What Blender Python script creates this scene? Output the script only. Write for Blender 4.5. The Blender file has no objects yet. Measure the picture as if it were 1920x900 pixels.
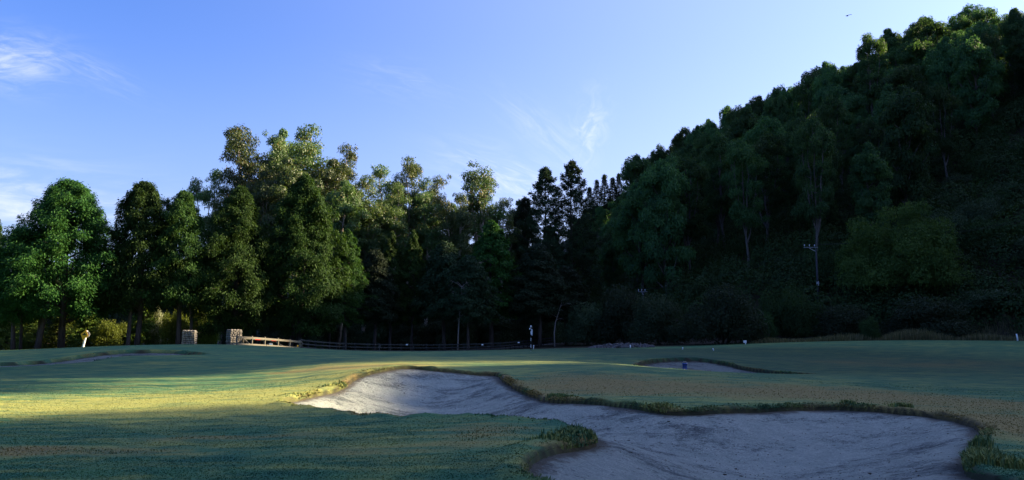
import bpy, math, random
import numpy as np
from mathutils import Vector

SC = bpy.context.scene
COL = SC.collection
R = math.radians

# ------------------------------------------------------------------ camera, sky, sun, exposure
F_PX, EYE = 1507.0, 1.6
PITCH = math.atan(180 / F_PX)
CAM = bpy.data.cameras.new('camera')
CAM.sensor_width, CAM.lens = 36.0, 36.0 * F_PX / 1920
CAM.clip_start, CAM.clip_end = 0.1, 6000
cam_o = bpy.data.objects.new('camera', CAM)
COL.objects.link(cam_o)
cam_o.location = (0, 0, EYE)
cam_o.rotation_euler = (math.pi / 2 + PITCH, 0, 0)
SC.camera = cam_o

SUN_AZ, SUN_EL = R(74), R(22)          # azimuth clockwise from the view direction (+Y)
W = bpy.data.worlds.new('World')
SC.world = W
W.use_nodes = True
nt = W.node_tree
nt.nodes.clear()
def N(t, typ, **kw):
    n = t.nodes.new(typ)
    for k, v in kw.items():
        if k.startswith('i_'):
            n.inputs[k[2:].replace('_', ' ')].default_value = v
        else:
            setattr(n, k, v)
    return n
def L(t, a, b):
    t.links.new(a, b)
sky = N(nt, 'ShaderNodeTexSky', sky_type='NISHITA', sun_disc=False, sun_elevation=SUN_EL, sun_rotation=SUN_AZ,
        altitude=100, air_density=1.0, dust_density=3.4, ozone_density=3.0)
tint = N(nt, 'ShaderNodeMix', data_type='RGBA', blend_type='MULTIPLY')
tint.inputs['Factor'].default_value = 1.0
tint.inputs['B'].default_value = (0.70, 0.945, 1.60, 1)
L(nt, sky.outputs['Color'], tint.inputs['A'])
tc = N(nt, 'ShaderNodeTexCoord')
def px_dir(px, py):
    r = np.array([1., 0, 0]); f = np.array([0, math.cos(PITCH), math.sin(PITCH)]); u = np.array([0, -math.sin(PITCH), math.cos(PITCH)])
    d = f + (px - 960) / F_PX * r + (450 - py) / F_PX * u
    return d / np.linalg.norm(d)
def math_node(t, op, a, b=None, clamp=False):
    n = N(t, 'ShaderNodeMath', operation=op, use_clamp=clamp)
    for i, v in enumerate((a, b)):
        if v is None: continue
        if isinstance(v, (int, float)): n.inputs[i].default_value = v
        else: L(t, v, n.inputs[i])
    return n.outputs[0]
def vec_dot(t, a, v):
    n = N(t, 'ShaderNodeVectorMath', operation='DOT_PRODUCT')
    L(t, a, n.inputs[0]); n.inputs[1].default_value = tuple(v)
    return n.outputs['Value']
def wisp(px, py, w, h, rot, scale, amount, seed):
    """one feathery cirrus patch: a stretched noise, faded out around a direction of the sky"""
    d = px_dir(px, py)
    side = np.cross(d, [0, 0, 1.]); side /= np.linalg.norm(side)
    up = np.cross(side, d)
    c, s = math.cos(rot), math.sin(rot)
    ax, ay = side * c + up * s, up * c - side * s
    u, v = vec_dot(nt, tc.outputs['Generated'], ax), vec_dot(nt, tc.outputs['Generated'], ay)
    u2, v2 = math_node(nt, 'MULTIPLY', u, F_PX / w), math_node(nt, 'MULTIPLY', v, F_PX / h)
    r2 = math_node(nt, 'ADD', math_node(nt, 'POWER', math_node(nt, 'ABSOLUTE', u2), 2.0), math_node(nt, 'POWER', math_node(nt, 'ABSOLUTE', v2), 2.0))
    g = math_node(nt, 'POWER', 2.718, math_node(nt, 'MULTIPLY', r2, -1.0))
    front = math_node(nt, 'GREATER_THAN', vec_dot(nt, tc.outputs['Generated'], d), 0.5)
    cx = N(nt, 'ShaderNodeCombineXYZ')
    L(nt, u2, cx.inputs[0]); L(nt, math_node(nt, 'MULTIPLY', v2, 1.7), cx.inputs[1]); cx.inputs[2].default_value = seed
    nz = N(nt, 'ShaderNodeTexNoise', i_Scale=scale, i_Detail=7.0, i_Roughness=0.62, i_Distortion=0.9)
    L(nt, cx.outputs[0], nz.inputs['Vector'])
    mr = N(nt, 'ShaderNodeMapRange', interpolation_type='SMOOTHSTEP')
    mr.inputs['From Min'].default_value, mr.inputs['From Max'].default_value = 0.34, 0.8
    L(nt, nz.outputs['Fac'], mr.inputs['Value'])
    m = math_node(nt, 'MULTIPLY', math_node(nt, 'MULTIPLY', mr.outputs['Result'], g), front)
    return math_node(nt, 'MULTIPLY', m, amount)
ws = [wisp(10, 112, 75, 38, 0.1, 1.1, 0.5, 3.1), wisp(170, 130, 80, 20, -0.35, 1.2, 0.14, 7.7),
      wisp(1102, 245, 28, 60, -0.25, 1.1, 0.32, 11.2), wisp(1015, 245, 85, 30, -0.7, 1.0, 0.16, 15.0),
      wisp(955, 340, 110, 40, -0.35, 1.0, 0.4, 19.4), wisp(30, 385, 170, 60, 0.05, 1.1, 0.48, 23.9),
      wisp(745, 150, 90, 30, -0.2, 1.2, 0.1, 27.3)]
acc = ws[0]
for w_ in ws[1:]:
    acc = math_node(nt, 'ADD', acc, w_)
def veil(v, lo, hi, amt):
    n = N(nt, 'ShaderNodeMapRange', interpolation_type='SMOOTHSTEP')
    n.inputs['From Min'].default_value, n.inputs['From Max'].default_value, n.inputs['To Max'].default_value = lo, hi, amt
    L(nt, v, n.inputs['Value'])
    return n.outputs['Result']
acc = math_node(nt, 'ADD', acc, veil(vec_dot(nt, tc.outputs['Generated'], (math.sin(SUN_AZ) * math.cos(SUN_EL), math.cos(SUN_AZ) * math.cos(SUN_EL), math.sin(SUN_EL))), -.10, .75, .20))   # thin high veil towards the sun
acc = math_node(nt, 'ADD', acc, veil(vec_dot(nt, tc.outputs['Generated'], (0, 0, -1)), -.38, -.02, .22))
acc = math_node(nt, 'MINIMUM', acc, 0.85)
cl = N(nt, 'ShaderNodeMix', data_type='RGBA')
L(nt, acc, cl.inputs['Factor']); L(nt, tint.outputs['Result'], cl.inputs['A'])
cl.inputs['B'].default_value = (6.2, 6.2, 7.0, 1)
bg = N(nt, 'ShaderNodeBackground', i_Strength=0.05)
L(nt, cl.outputs['Result'], bg.inputs['Color'])
wo = N(nt, 'ShaderNodeOutputWorld')
L(nt, bg.outputs[0], wo.inputs['Surface'])

SUN = bpy.data.lights.new('sun', 'SUN')
SUN.energy, SUN.angle, SUN.color = 5.0, R(0.45), (1.0, 0.80, 0.52)
sun_o = bpy.data.objects.new('sun', SUN)
COL.objects.link(sun_o)
SUN_DIR = Vector((math.sin(SUN_AZ) * math.cos(SUN_EL), math.cos(SUN_AZ) * math.cos(SUN_EL), math.sin(SUN_EL)))
sun_o.rotation_euler = (-SUN_DIR).to_track_quat('-Z', 'Y').to_euler()
sun_o.location = (60, 40, 60)

vs = SC.view_settings
vs.view_transform, vs.look, vs.gamma, vs.use_curve_mapping = 'Standard', 'None', 1.0, False
vs.exposure = 2.1
SC.cycles.max_bounces = 6
SC.cycles.transparent_max_bounces = 6
SC.cycles.use_denoising = True
SC.cycles.sample_clamp_indirect = 4

# ------------------------------------------------------------------ small helpers
def link_mesh(name, verts, faces, mat, parent=None, attrs=None, smooth=True, loc=None):
    """verts (n,3); faces: list of int arrays each (m,3) or (m,4); linked as one mesh object"""
    me = bpy.data.meshes.new(name)
    verts = np.asarray(verts, np.float32)
    faces = [np.asarray(f, np.int32) for f in (faces if isinstance(faces, (list, tuple)) else [faces])]
    faces = [f for f in faces if len(f)]
    nl = sum(f.size for f in faces); nf = sum(len(f) for f in faces)
    me.vertices.add(len(verts)); me.vertices.foreach_set('co', verts.ravel())
    me.loops.add(nl); me.loops.foreach_set('vertex_index', np.concatenate([f.ravel() for f in faces]))
    tot = np.concatenate([np.full(len(f), f.shape[1], np.int32) for f in faces])
    st = np.concatenate([[0], np.cumsum(tot)[:-1]]).astype(np.int32)
    me.polygons.add(nf)
    me.polygons.foreach_set('loop_start', st)
    me.polygons.foreach_set('use_smooth', np.full(nf, smooth, bool))
    for k, v in (attrs or {}).items():
        a = me.attributes.new(k, 'FLOAT', 'POINT'); a.data.foreach_set('value', np.asarray(v, np.float32))
    me.update(calc_edges=True)
    me.validate()
    if mat: me.materials.append(mat)
    o = bpy.data.objects.new(name, me)
    COL.objects.link(o)
    if parent: o.parent = parent
    if loc is not None: o.location = loc
    return o
def tag(o, label=None, cat=None, group=None, kind=None):
    for k, v in (('label', label), ('category', cat), ('group', group), ('kind', kind)):
        if v: o[k] = v
    return o
def empty(name, loc, rz=0):
    o = bpy.data.objects.new(name, None)
    o.empty_display_size = 0.3
    COL.objects.link(o); o.location = loc; o.rotation_euler = (0, 0, rz)
    return o
def copy_tree(src):
    c = src.copy(); COL.objects.link(c)
    for k in ('label', 'group'):
        if k in c: del c[k]
    for ch in src.children:
        d = ch.copy(); COL.objects.link(d); d.parent = c
        for g in ch.children:
            e = g.copy(); COL.objects.link(e); e.parent = d
    return c
class MB:
    """collects solids that become ONE mesh"""
    def __init__(s): s.v, s.q, s.t, s.n = [], [], [], 0
    def add(s, v, q=None, t=None):
        v = np.asarray(v, float)
        s.v.append(v)
        if q is not None and len(q): s.q.append(np.asarray(q) + s.n)
        if t is not None and len(t): s.t.append(np.asarray(t) + s.n)
        s.n += len(v)
    def box(s, c, size, rz=0.0, bev=0.0, M=None):
        x, y, z = (np.asarray(size) / 2)
        b = min(bev, x * .9, y * .9, z * .9)
        if b <= 0:
            v = np.array([[i * x, j * y, k * z] for k in (-1, 1) for j in (-1, 1) for i in (-1, 1)])
            q = [[0, 2, 3, 1], [4, 5, 7, 6], [0, 1, 5, 4], [1, 3, 7, 5], [3, 2, 6, 7], [2, 0, 4, 6]]
        else:
            def ring(xx, yy, zz):
                return [[xx - b, -yy, zz], [xx, -yy + b, zz], [xx, yy - b, zz], [xx - b, yy, zz], [-xx + b, yy, zz], [-xx, yy - b, zz], [-xx, -yy + b, zz], [-xx + b, -yy, zz]]
            v = np.array(ring(x - b, y - b, -z) + ring(x, y, -z + b) + ring(x, y, z - b) + ring(x - b, y - b, z))
            q = [[r * 8 + i, r * 8 + (i + 1) % 8, r * 8 + 8 + (i + 1) % 8, r * 8 + 8 + i] for r in range(3) for i in range(8)]
            q += [[24, 25, 26, 27], [24, 27, 28, 31], [28, 29, 30, 31], [3, 2, 1, 0], [7, 4, 3, 0], [7, 6, 5, 4]]
        if M is not None: v = v @ np.asarray(M).T
        cs, sn = math.cos(rz), math.sin(rz)
        v = np.stack([v[:, 0] * cs - v[:, 1] * sn, v[:, 0] * sn + v[:, 1] * cs, v[:, 2]], 1) + np.asarray(c)
        s.add(v, q)
    def tube(s, pts, rad, seg=7, cap=True):
        P = np.asarray(pts, float); n = len(P); rad = np.broadcast_to(rad, (n,))
        T = np.gradient(P, axis=0) if n > 2 else np.repeat((P[-1] - P[0])[None], n, 0)
        T /= np.linalg.norm(T, axis=1)[:, None] + 1e-9
        ref = np.array([0, 0, 1.]) if abs(T[:, 2].mean()) < .8 else np.array([1., 0, 0])
        A = np.cross(T, ref); A /= np.linalg.norm(A, axis=1)[:, None]; B = np.cross(T, A)
        th = np.arange(seg) / seg * 2 * np.pi
        v = (P[:, None] + rad[:, None, None] * (A[:, None] * np.cos(th)[None, :, None] + B[:, None] * np.sin(th)[None, :, None])).reshape(-1, 3)
        i = np.arange(n - 1)[:, None] * seg; j = np.arange(seg)[None]; k = (j + 1) % seg
        q = np.stack([i + j, i + k, i + seg + k, i + seg + j], -1).reshape(-1, 4)
        t = []
        if cap:
            v = np.vstack([v, P[:1], P[-1:]])
            c0, c1 = n * seg, n * seg + 1
            t = [[c0, (a + 1) % seg, a] for a in range(seg)] + [[c1, (n - 1) * seg + a, (n - 1) * seg + (a + 1) % seg] for a in range(seg)]
        s.add(v, q, t)
    def build(s, name, mat, parent=None, smooth=False, loc=None):
        f = []
        if s.q: f.append(np.vstack(s.q))
        if s.t: f.append(np.vstack(s.t))
        return link_mesh(name, np.vstack(s.v), f, mat, parent, smooth=smooth, loc=loc)

# ------------------------------------------------------------------ materials
def new_mat(name):
    m = bpy.data.materials.new(name); m.use_nodes = True
    t = m.node_tree; t.nodes.clear()
    out = N(t, 'ShaderNodeOutputMaterial'); p = N(t, 'ShaderNodeBsdfPrincipled')
    L(t, p.outputs[0], out.inputs[0])
    return m, t, p, out
def mixc(t, fac, a, b, blend='MIX'):
    n = N(t, 'ShaderNodeMix', data_type='RGBA', blend_type=blend)
    for s, v in (('Factor', fac), ('A', a), ('B', b)):
        if isinstance(v, (int, float)): n.inputs[s].default_value = v
        elif isinstance(v, tuple): n.inputs[s].default_value = v if len(v) == 4 else v + (1,)
        else: L(t, v, n.inputs[s])
    return n.outputs['Result']
def noise(t, vec, scale, detail=4, rough=.55, dist=0.0):
    n = N(t, 'ShaderNodeTexNoise', i_Scale=scale, i_Detail=detail, i_Roughness=rough, i_Distortion=dist)
    if vec is not None: L(t, vec, n.inputs['Vector'])
    return n.outputs['Fac']
def ramp(t, fac, lo, hi, a=0., b=1.):
    n = N(t, 'ShaderNodeMapRange', interpolation_type='SMOOTHSTEP')
    n.inputs['From Min'].default_value, n.inputs['From Max'].default_value = lo, hi
    n.inputs['To Min'].default_value, n.inputs['To Max'].default_value = a, b
    L(t, fac, n.inputs['Value'])
    return n.outputs['Result']
def attr(t, name):
    return N(t, 'ShaderNodeAttribute', attribute_name=name).outputs['Fac']
def bump(t, p, h, dist, strength=1.0):
    b = N(t, 'ShaderNodeBump', i_Strength=strength, i_Distance=dist)
    L(t, h, b.inputs['Height']); L(t, b.outputs[0], p.inputs['Normal'])

def plain_mat(name, col, rough=.7, var=.25, scale=6., metal=0.0):
    m, t, p, out = new_mat(name)
    g = N(t, 'ShaderNodeTexCoord').outputs['Object']
    n = noise(t, g, scale, 5)
    c = mixc(t, n, tuple(x * (1 - var) for x in col), tuple(min(1, x * (1 + var)) for x in col))
    L(t, c, p.inputs['Base Color']); p.inputs['Roughness'].default_value = rough; p.inputs['Metallic'].default_value = metal
    bump(t, p, n, .01, .4)
    return m
def leaf_mat(name, dark, light, transl=.3, rough=.6, spec=.10, accent=None):
    """two greens mixed leaf by leaf (attribute var), shifted a little from tree to tree"""
    m, t, p, out = new_mat(name)
    oi = N(t, 'ShaderNodeObjectInfo')
    c = mixc(t, attr(t, 'var'), dark, light)
    if accent: c = mixc(t, ramp(t, attr(t, 'var'), .93, .99), c, accent)
    hs = N(t, 'ShaderNodeHueSaturation')
    L(t, ramp(t, oi.outputs['Random'], 0, 1, .478, .518), hs.inputs['Hue'])
    L(t, ramp(t, oi.outputs['Random'], 0, 1, .62, 1.3), hs.inputs['Value'])
    L(t, c, hs.inputs['Color'])
    c = hs.outputs['Color']
    L(t, c, p.inputs['Base Color']); p.inputs['Roughness'].default_value = rough
    p.inputs['Specular IOR Level'].default_value = spec
    tr = N(t, 'ShaderNodeBsdfTranslucent')
    L(t, mixc(t, 1.0, c, (1.6, 1.5, .6), 'MULTIPLY'), tr.inputs['Color'])
    mx = N(t, 'ShaderNodeMixShader', i_Fac=transl)
    L(t, p.outputs[0], mx.inputs[1]); L(t, tr.outputs[0], mx.inputs[2]); L(t, mx.outputs[0], out.inputs[0])
    return m
def bark_mat(name, a, b):
    m, t, p, out = new_mat(name)
    g = N(t, 'ShaderNodeTexCoord').outputs['Object']
    mp = N(t, 'ShaderNodeMapping'); mp.inputs['Scale'].default_value = (3, 3, .5); L(t, g, mp.inputs['Vector'])
    n = noise(t, mp.outputs[0], 1.6, 6, .65, .4)
    L(t, mixc(t, ramp(t, n, .35, .65), a, b), p.inputs['Base Color']); p.inputs['Roughness'].default_value = .85
    bump(t, p, n, .06, .7)
    return m

def grass_mat():
    m, t, p, out = new_mat('turf')
    pos = N(t, 'ShaderNodeNewGeometry').outputs['Position']
    big = noise(t, pos, .16, 4, .6, .5)
    mid = noise(t, pos, .9, 5, .65, .3)
    mp = N(t, 'ShaderNodeMapping'); mp.inputs['Scale'].default_value = (.5, 1.6, 1); mp.inputs['Rotation'].default_value = (0, 0, .2); L(t, pos, mp.inputs['Vector'])
    streak = noise(t, mp.outputs[0], 1.3, 5, .7, .2)
    fine = noise(t, pos, 26, 4, .75)
    vfine = noise(t, pos, 90, 2, .7)
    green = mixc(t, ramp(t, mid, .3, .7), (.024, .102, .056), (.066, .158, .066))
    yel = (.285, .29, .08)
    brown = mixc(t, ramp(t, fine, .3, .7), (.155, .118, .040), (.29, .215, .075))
    sun_straw = attr(t, 'sun_straw')
    c = mixc(t, ramp(t, math_node(t, 'ADD', math_node(t, 'ADD', streak, math_node(t, 'MULTIPLY', sun_straw, .21)), math_node(t, 'MULTIPLY', math_node(t, 'SUBTRACT', big, .5), .35)), .42, .78, 0, .95), green, yel)
    dry = attr(t, 'dry')
    d = math_node(t, 'ADD', math_node(t, 'MULTIPLY', dry, 1.15), math_node(t, 'MULTIPLY', math_node(t, 'SUBTRACT', streak, .5), 1.5))
    d = math_node(t, 'ADD', d, math_node(t, 'MULTIPLY', math_node(t, 'SUBTRACT', big, .55), 1.0))
    c = mixc(t, ramp(t, d, .30, 1.05), c, brown)
    c = mixc(t, ramp(t, fine, .28, .72, .0, 1.), mixc(t, 1.0, c, (.76, .79, .78), 'MULTIPLY'), mixc(t, 1.0, c, (1.22, 1.2, 1.17), 'MULTIPLY'))
    c = mixc(t, attr(t, 'dark_turf'), c, mixc(t, 1.0, c, (.42, .46, .46), 'MULTIPLY'))      # broad patches of darker turf
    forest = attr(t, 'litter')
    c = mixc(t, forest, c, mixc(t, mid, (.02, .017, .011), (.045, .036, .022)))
    L(t, c, p.inputs['Base Color']); p.inputs['Roughness'].default_value = .85; p.inputs['Specular IOR Level'].default_value = .12
    h = math_node(t, 'ADD', math_node(t, 'MULTIPLY', fine, .7), math_node(t, 'MULTIPLY', vfine, .5))
    bump(t, p, math_node(t, 'ADD', h, math_node(t, 'MULTIPLY', mid, 1.5)), .014, .7)
    return m
def sand_mat(name='bunker_sand', k=1.0):
    m, t, p, out = new_mat(name)
    pos = N(t, 'ShaderNodeNewGeometry').outputs['Position']
    mp = N(t, 'ShaderNodeMapping'); mp.inputs['Scale'].default_value = (.7, 1.2, 1); mp.inputs['Rotation'].default_value = (0, 0, -.15); L(t, pos, mp.inputs['Vector'])
    big = noise(t, mp.outputs[0], .6, 9, .74, .2)
    mid = noise(t, pos, 2.2, 6, .7, .4)
    fine = noise(t, pos, 30, 4, .75)
    c = mixc(t, ramp(t, mid, .3, .72), (.50, .55, .47), (.67, .70, .60))
    c = mixc(t, ramp(t, math_node(t, 'ADD', big, math_node(t, 'MULTIPLY', math_node(t, 'SUBTRACT', fine, .5), .3)), .47, .62, 0, .8), c, (.17, .195, .19))                # damp, coarse patches
    vo = N(t, 'ShaderNodeTexVoronoi', i_Scale=5.5); L(t, pos, vo.inputs['Vector'])
    m3 = N(t, 'ShaderNodeMapping'); m3.inputs['Scale'].default_value = (4.5, 8.0, 5); m3.inputs['Rotation'].default_value = (0, 0, .25); L(t, pos, m3.inputs['Vector'])
    mk = noise(t, m3.outputs[0], 1.5, 8, .78, .5)
    c = mixc(t, ramp(t, math_node(t, 'ADD', mk, math_node(t, 'MULTIPLY', math_node(t, 'SUBTRACT', big, .5), .5)), .53, .62, 0, .85), c, (.085, .095, .095))   # twigs, grit, prints
    c = mixc(t, ramp(t, fine, .3, .75, .0, .5), c, (.16, .19, .19))
    c = mixc(t, ramp(t, noise(t, pos, 11, 5, .8), .60, .72, 0, .75), c, (.07, .08, .08))
    vp = N(t, 'ShaderNodeTexVoronoi', i_Scale=3.4, i_Randomness=1.0); L(t, pos, vp.inputs['Vector'])
    prints = math_node(t, 'MULTIPLY', ramp(t, vp.outputs['Distance'], .06, .2, 1, 0), ramp(t, noise(t, pos, .8, 3), .46, .6))
    c = mixc(t, math_node(t, 'MULTIPLY', prints, .55), c, (.16, .18, .175))
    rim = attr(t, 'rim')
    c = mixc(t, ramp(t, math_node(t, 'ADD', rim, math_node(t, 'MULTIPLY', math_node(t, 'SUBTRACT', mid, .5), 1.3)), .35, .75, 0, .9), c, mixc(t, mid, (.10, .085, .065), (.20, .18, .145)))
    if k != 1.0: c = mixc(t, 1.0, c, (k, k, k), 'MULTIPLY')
    L(t, c, p.inputs['Base Color']); p.inputs['Roughness'].default_value = .95; p.inputs['Specular IOR Level'].default_value = .1
    wv = N(t, 'ShaderNodeTexWave', i_Scale=5.5, i_Distortion=3.5, i_Detail=2.0); wv.bands_direction = 'DIAGONAL'; L(t, pos, wv.inputs['Vector'])
    h = math_node(t, 'ADD', math_node(t, 'MULTIPLY', math_node(t, 'SUBTRACT', mid, mk), 2.0), math_node(t, 'MULTIPLY', fine, .55))
    h = math_node(t, 'ADD', h, math_node(t, 'MULTIPLY', wv.outputs['Fac'], .22))
    h = math_node(t, 'ADD', h, ramp(t, vo.outputs['Distance'], .0, .3, 0, .5))
    h = math_node(t, 'SUBTRACT', h, math_node(t, 'MULTIPLY', prints, 1.2))
    bump(t, p, h, .10, 1.0)
    return m
M_TURF, M_SAND, M_SHADESAND = grass_mat(), sand_mat(), sand_mat('shaded_bunker_sand', .5)  # last one: same sand with the shade of the far bunkers in its colour
M_CYP = leaf_mat('cypress_leaf', (.010, .040, .009), (.050, .112, .020), .25)
M_CYP2 = leaf_mat('yellowish_conifer_leaf', (.04, .08, .012), (.105, .145, .025), .35)
M_GUM = leaf_mat('gum_leaf', (.030, .066, .018), (.098, .150, .044), .32, .42, .28, accent=(.17, .13, .05))
M_HILL = leaf_mat('hill_gum_leaf', (.020, .058, .024), (.064, .124, .044), .42, .6, .12)
M_PINE = leaf_mat('pine_needle', (.012, .026, .012), (.030, .050, .020), .15)
M_BUSH = leaf_mat('bush_leaf', (.020, .045, .015), (.050, .090, .028), .28)
M_SPREAD = leaf_mat('spreading_tree_leaf', (.040, .105, .026), (.110, .215, .050), .3)
M_DKBUSH = leaf_mat('dark_bush_leaf', (.020, .038, .018), (.054, .076, .038), .2)
M_LIGHTB = leaf_mat('pale_bush_leaf', (.07, .12, .02), (.17, .22, .05), .35)
M_GREYB = leaf_mat('grey_bush_leaf', (.12, .13, .08), (.26, .27, .17), .25)
M_WEED = leaf_mat('dry_weed', (.055, .072, .034), (.21, .18, .10), .3, .8, .1)
M_BARK = bark_mat('conifer_bark', (.030, .022, .017), (.075, .058, .048))
M_GBARK = bark_mat('gum_bark', (.11, .085, .06), (.36, .30, .235))
M_HBARK = bark_mat('weathered_gum_bark', (.035, .03, .026), (.11, .095, .08))
M_DEAD = plain_mat('dead_wood', (.22, .19, .17), .9)

# ------------------------------------------------------------------ terrain
def XY(px, d):
    """horizontal position seen at picture column px, d metres ahead (columns at eye level)"""
    return np.array([(px - 960) / F_PX * d / math.cos(PITCH) * 1.0, d])
def P3(px, py, d):
    r = px_dir(px, py); k = d / r[1]
    return np.array([0, 0, EYE]) + r * k
CTRL = [(-300, 900, 9), (0, 900, 9), (480, 900, 9), (960, 905, 9), (1400, 1000, 6.5), (1880, 905, 8.5), (2300, 920, 8.5),
        (-200, 780, 16.2), (0, 779, 16.2), (300, 790, 15.4), (600, 790, 14.8), (-300, 742, 22), (0, 742, 22), (300, 737, 24), (420, 735, 23), (0, 715, 29), (300, 712, 30), (520, 715, 28),
        (560, 700, 32), (-100, 690, 38), (450, 690, 38), (600, 684, 36), (170, 677, 42), (0, 689, 38), (229, 667, 46), (333, 666, 48), (83, 676, 49), (0, 680, 46), (133, 669, 51), (177, 662, 52),
        (229, 657, 53), (312, 656, 54), (381, 664, 50), (300, 648, 64), (150, 652, 64), (0, 660, 64), (-200, 668, 60), (430, 646, 74), (560, 652, 72), (640, 657, 72), (650, 672, 48), (500, 672, 50),
        (750, 659, 68), (850, 658, 68), (995, 658, 66), (1090, 652, 72), (760, 668, 42), (850, 670, 44), (950, 670, 45), (1040, 668, 46), (1000, 690, 31), (1100, 680, 38), (940, 680, 38),
        (760, 685, 27.5), (820, 689, 27), (700, 694, 26), (660, 709, 25), (600, 736, 21.5), (530, 752, 18.5), (690, 782, 15.5), (800, 779, 15.2), (960, 783, 14.5), (1108, 819, 12), (980, 872, 9.5),
        (880, 697, 28), (935, 703, 28), (1000, 738, 22), (1130, 752, 18.5), (1260, 769, 17), (1440, 763, 18), (1560, 760, 18.5), (1700, 768, 17.5), (1840, 803, 14), (1812, 868, 10.5),
        (1250, 701, 27), (1100, 694, 28), (1380, 703, 27), (1520, 712, 27), (1640, 722, 26), (1800, 750, 20), (1920, 760, 19), (1350, 697, 39), (1280, 692, 40), (1195, 684, 42), (1300, 672, 46), (1390, 687, 44),
        (1250, 660, 58), (1380, 668, 58), (1520, 702, 37), (1640, 690, 43), (1560, 670, 60), (1700, 700, 38), (1900, 700, 38), (2100, 715, 36), (1750, 660, 66), (1920, 655, 70), (1560, 640, 96), (1700, 638, 96), (1900, 639, 96), (2100, 640, 96),
        (1200, 655, 80), (1190, 652, 98), (1290, 649, 98), (1400, 644, 98), (700, 661, 105), (850, 661, 105), (560, 657, 90), (440, 650, 90), (300, 652, 90), (150, 655, 88), (0, 658, 90), (-200, 662, 90),
        (940, 655, 115), (1045, 643, 135), (600, 661, 130), (300, 655, 130), (0, 655, 130), (-300, 655, 130)]
CP = np.array([P3(*c) for c in CTRL])
CX, CZ = CP[:, :2], CP[:, 2]
def _U(d2): return np.where(d2 > 1e-9, d2 * np.log(np.maximum(d2, 1e-9)) * .5, 0)
_W = CX.copy()
def _warp(xy):
    """distances are judged in log depth, so that near and far features keep their own scale"""
    x, y = xy[..., 0], xy[..., 1]
    yy = np.maximum(y, 4.0)
    return np.stack([x / yy * 2.2, np.log(yy) * 2.2], -1)
_K = _warp(CX)
_n = len(CP)
_A = np.zeros((_n + 3, _n + 3))
_A[:_n, :_n] = _U(((_K[:, None] - _K[None]) ** 2).sum(-1)) + np.eye(_n) * .004
_A[:_n, _n] = 1; _A[:_n, _n + 1:] = _K; _A[_n, :_n] = 1; _A[_n + 1:, :_n] = _K.T
_S = np.linalg.solve(_A, np.concatenate([CZ, [0, 0, 0]]))
FOOT = np.array([(150, -260), (118, -120), (96, 0), (80, 60), (66, 96), (44, 112), (24, 124), (12, 142), (-4, 185), (-34, 300), (-80, 480), (-160, 800)], float)
RIDGE = np.array([(238, -260), (202, -120), (171, 0), (147, 95), (122, 191), (80, 355), (45, 481), (-10, 640), (-80, 900)], float)
def poly_sd(xy, line):
    """distance to an open polyline and whether the point lies on its right (hill) side"""
    best = np.full(xy.shape[:-1], 1e18); side = np.zeros(xy.shape[:-1])
    for a, b in zip(line[:-1], line[1:]):
        ab = b - a; ap = xy - a
        k = np.clip((ap @ ab) / (ab @ ab), 0, 1)
        d2 = ((ap - k[..., None] * ab) ** 2).sum(-1)
        cr = ab[0] * ap[..., 1] - ab[1] * ap[..., 0]
        m = d2 < best
        best = np.where(m, d2, best); side = np.where(m, -np.sign(cr), side)
    return np.sqrt(best) * side
def hill_t(xy):
    f, r = poly_sd(xy, FOOT), poly_sd(xy, RIDGE)
    t = np.where(f <= 0, 0, np.where(r >= 0, 1 + r / 400, f / np.maximum(f - r, 1e-6)))
    return t
def hill_z(xy):
    t = hill_t(xy)
    hh = np.interp(xy[..., 1], [110, 190, 260, 350, 500, 800], [59, 65, 68, 66, 63, 55])
    z = np.where(t <= 1, hh * (t ** 1.08), hh * np.maximum(1 - (t - 1) * .55, .35))
    z = z + np.where(t > .02, np.minimum(t * 8, 1) * (1.6 * np.sin(xy[..., 0] * .09 + 1) * np.cos(xy[..., 1] * .07) + .8 * np.sin(xy[..., 1] * .21)), 0)
    return z
def G(xy):
    """lie of the land, without the bunkers"""
    xy = np.asarray(xy, float)
    sh = xy.shape[:-1]; p = xy.reshape(-1, 2)
    out = np.empty(len(p))
    for i in range(0, len(p), 20000):
        q = p[i:i + 20000]; k = _warp(q)
        z = _U(((k[:, None] - _K[None]) ** 2).sum(-1)) @ _S[:_n] + _S[_n] + k @ _S[_n + 1:]
        a = np.abs(q[:, 0]) / np.maximum(q[:, 1], 4)
        far = np.clip((q[:, 1] - 125) / 40, 0, 1) + np.clip((a - .85) / .5, 0, 1) + np.clip((7 - q[:, 1]) / 5, 0, 1)
        far = np.clip(far, 0, 1); far = far * far * (3 - 2 * far)
        flat = np.where(q[:, 1] < 40, 0.05, -.2)
        out[i:i + 20000] = np.clip(z, -1.5, 2.0) * (1 - far) + flat * far + hill_z(q)
    return out.reshape(sh)

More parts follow.
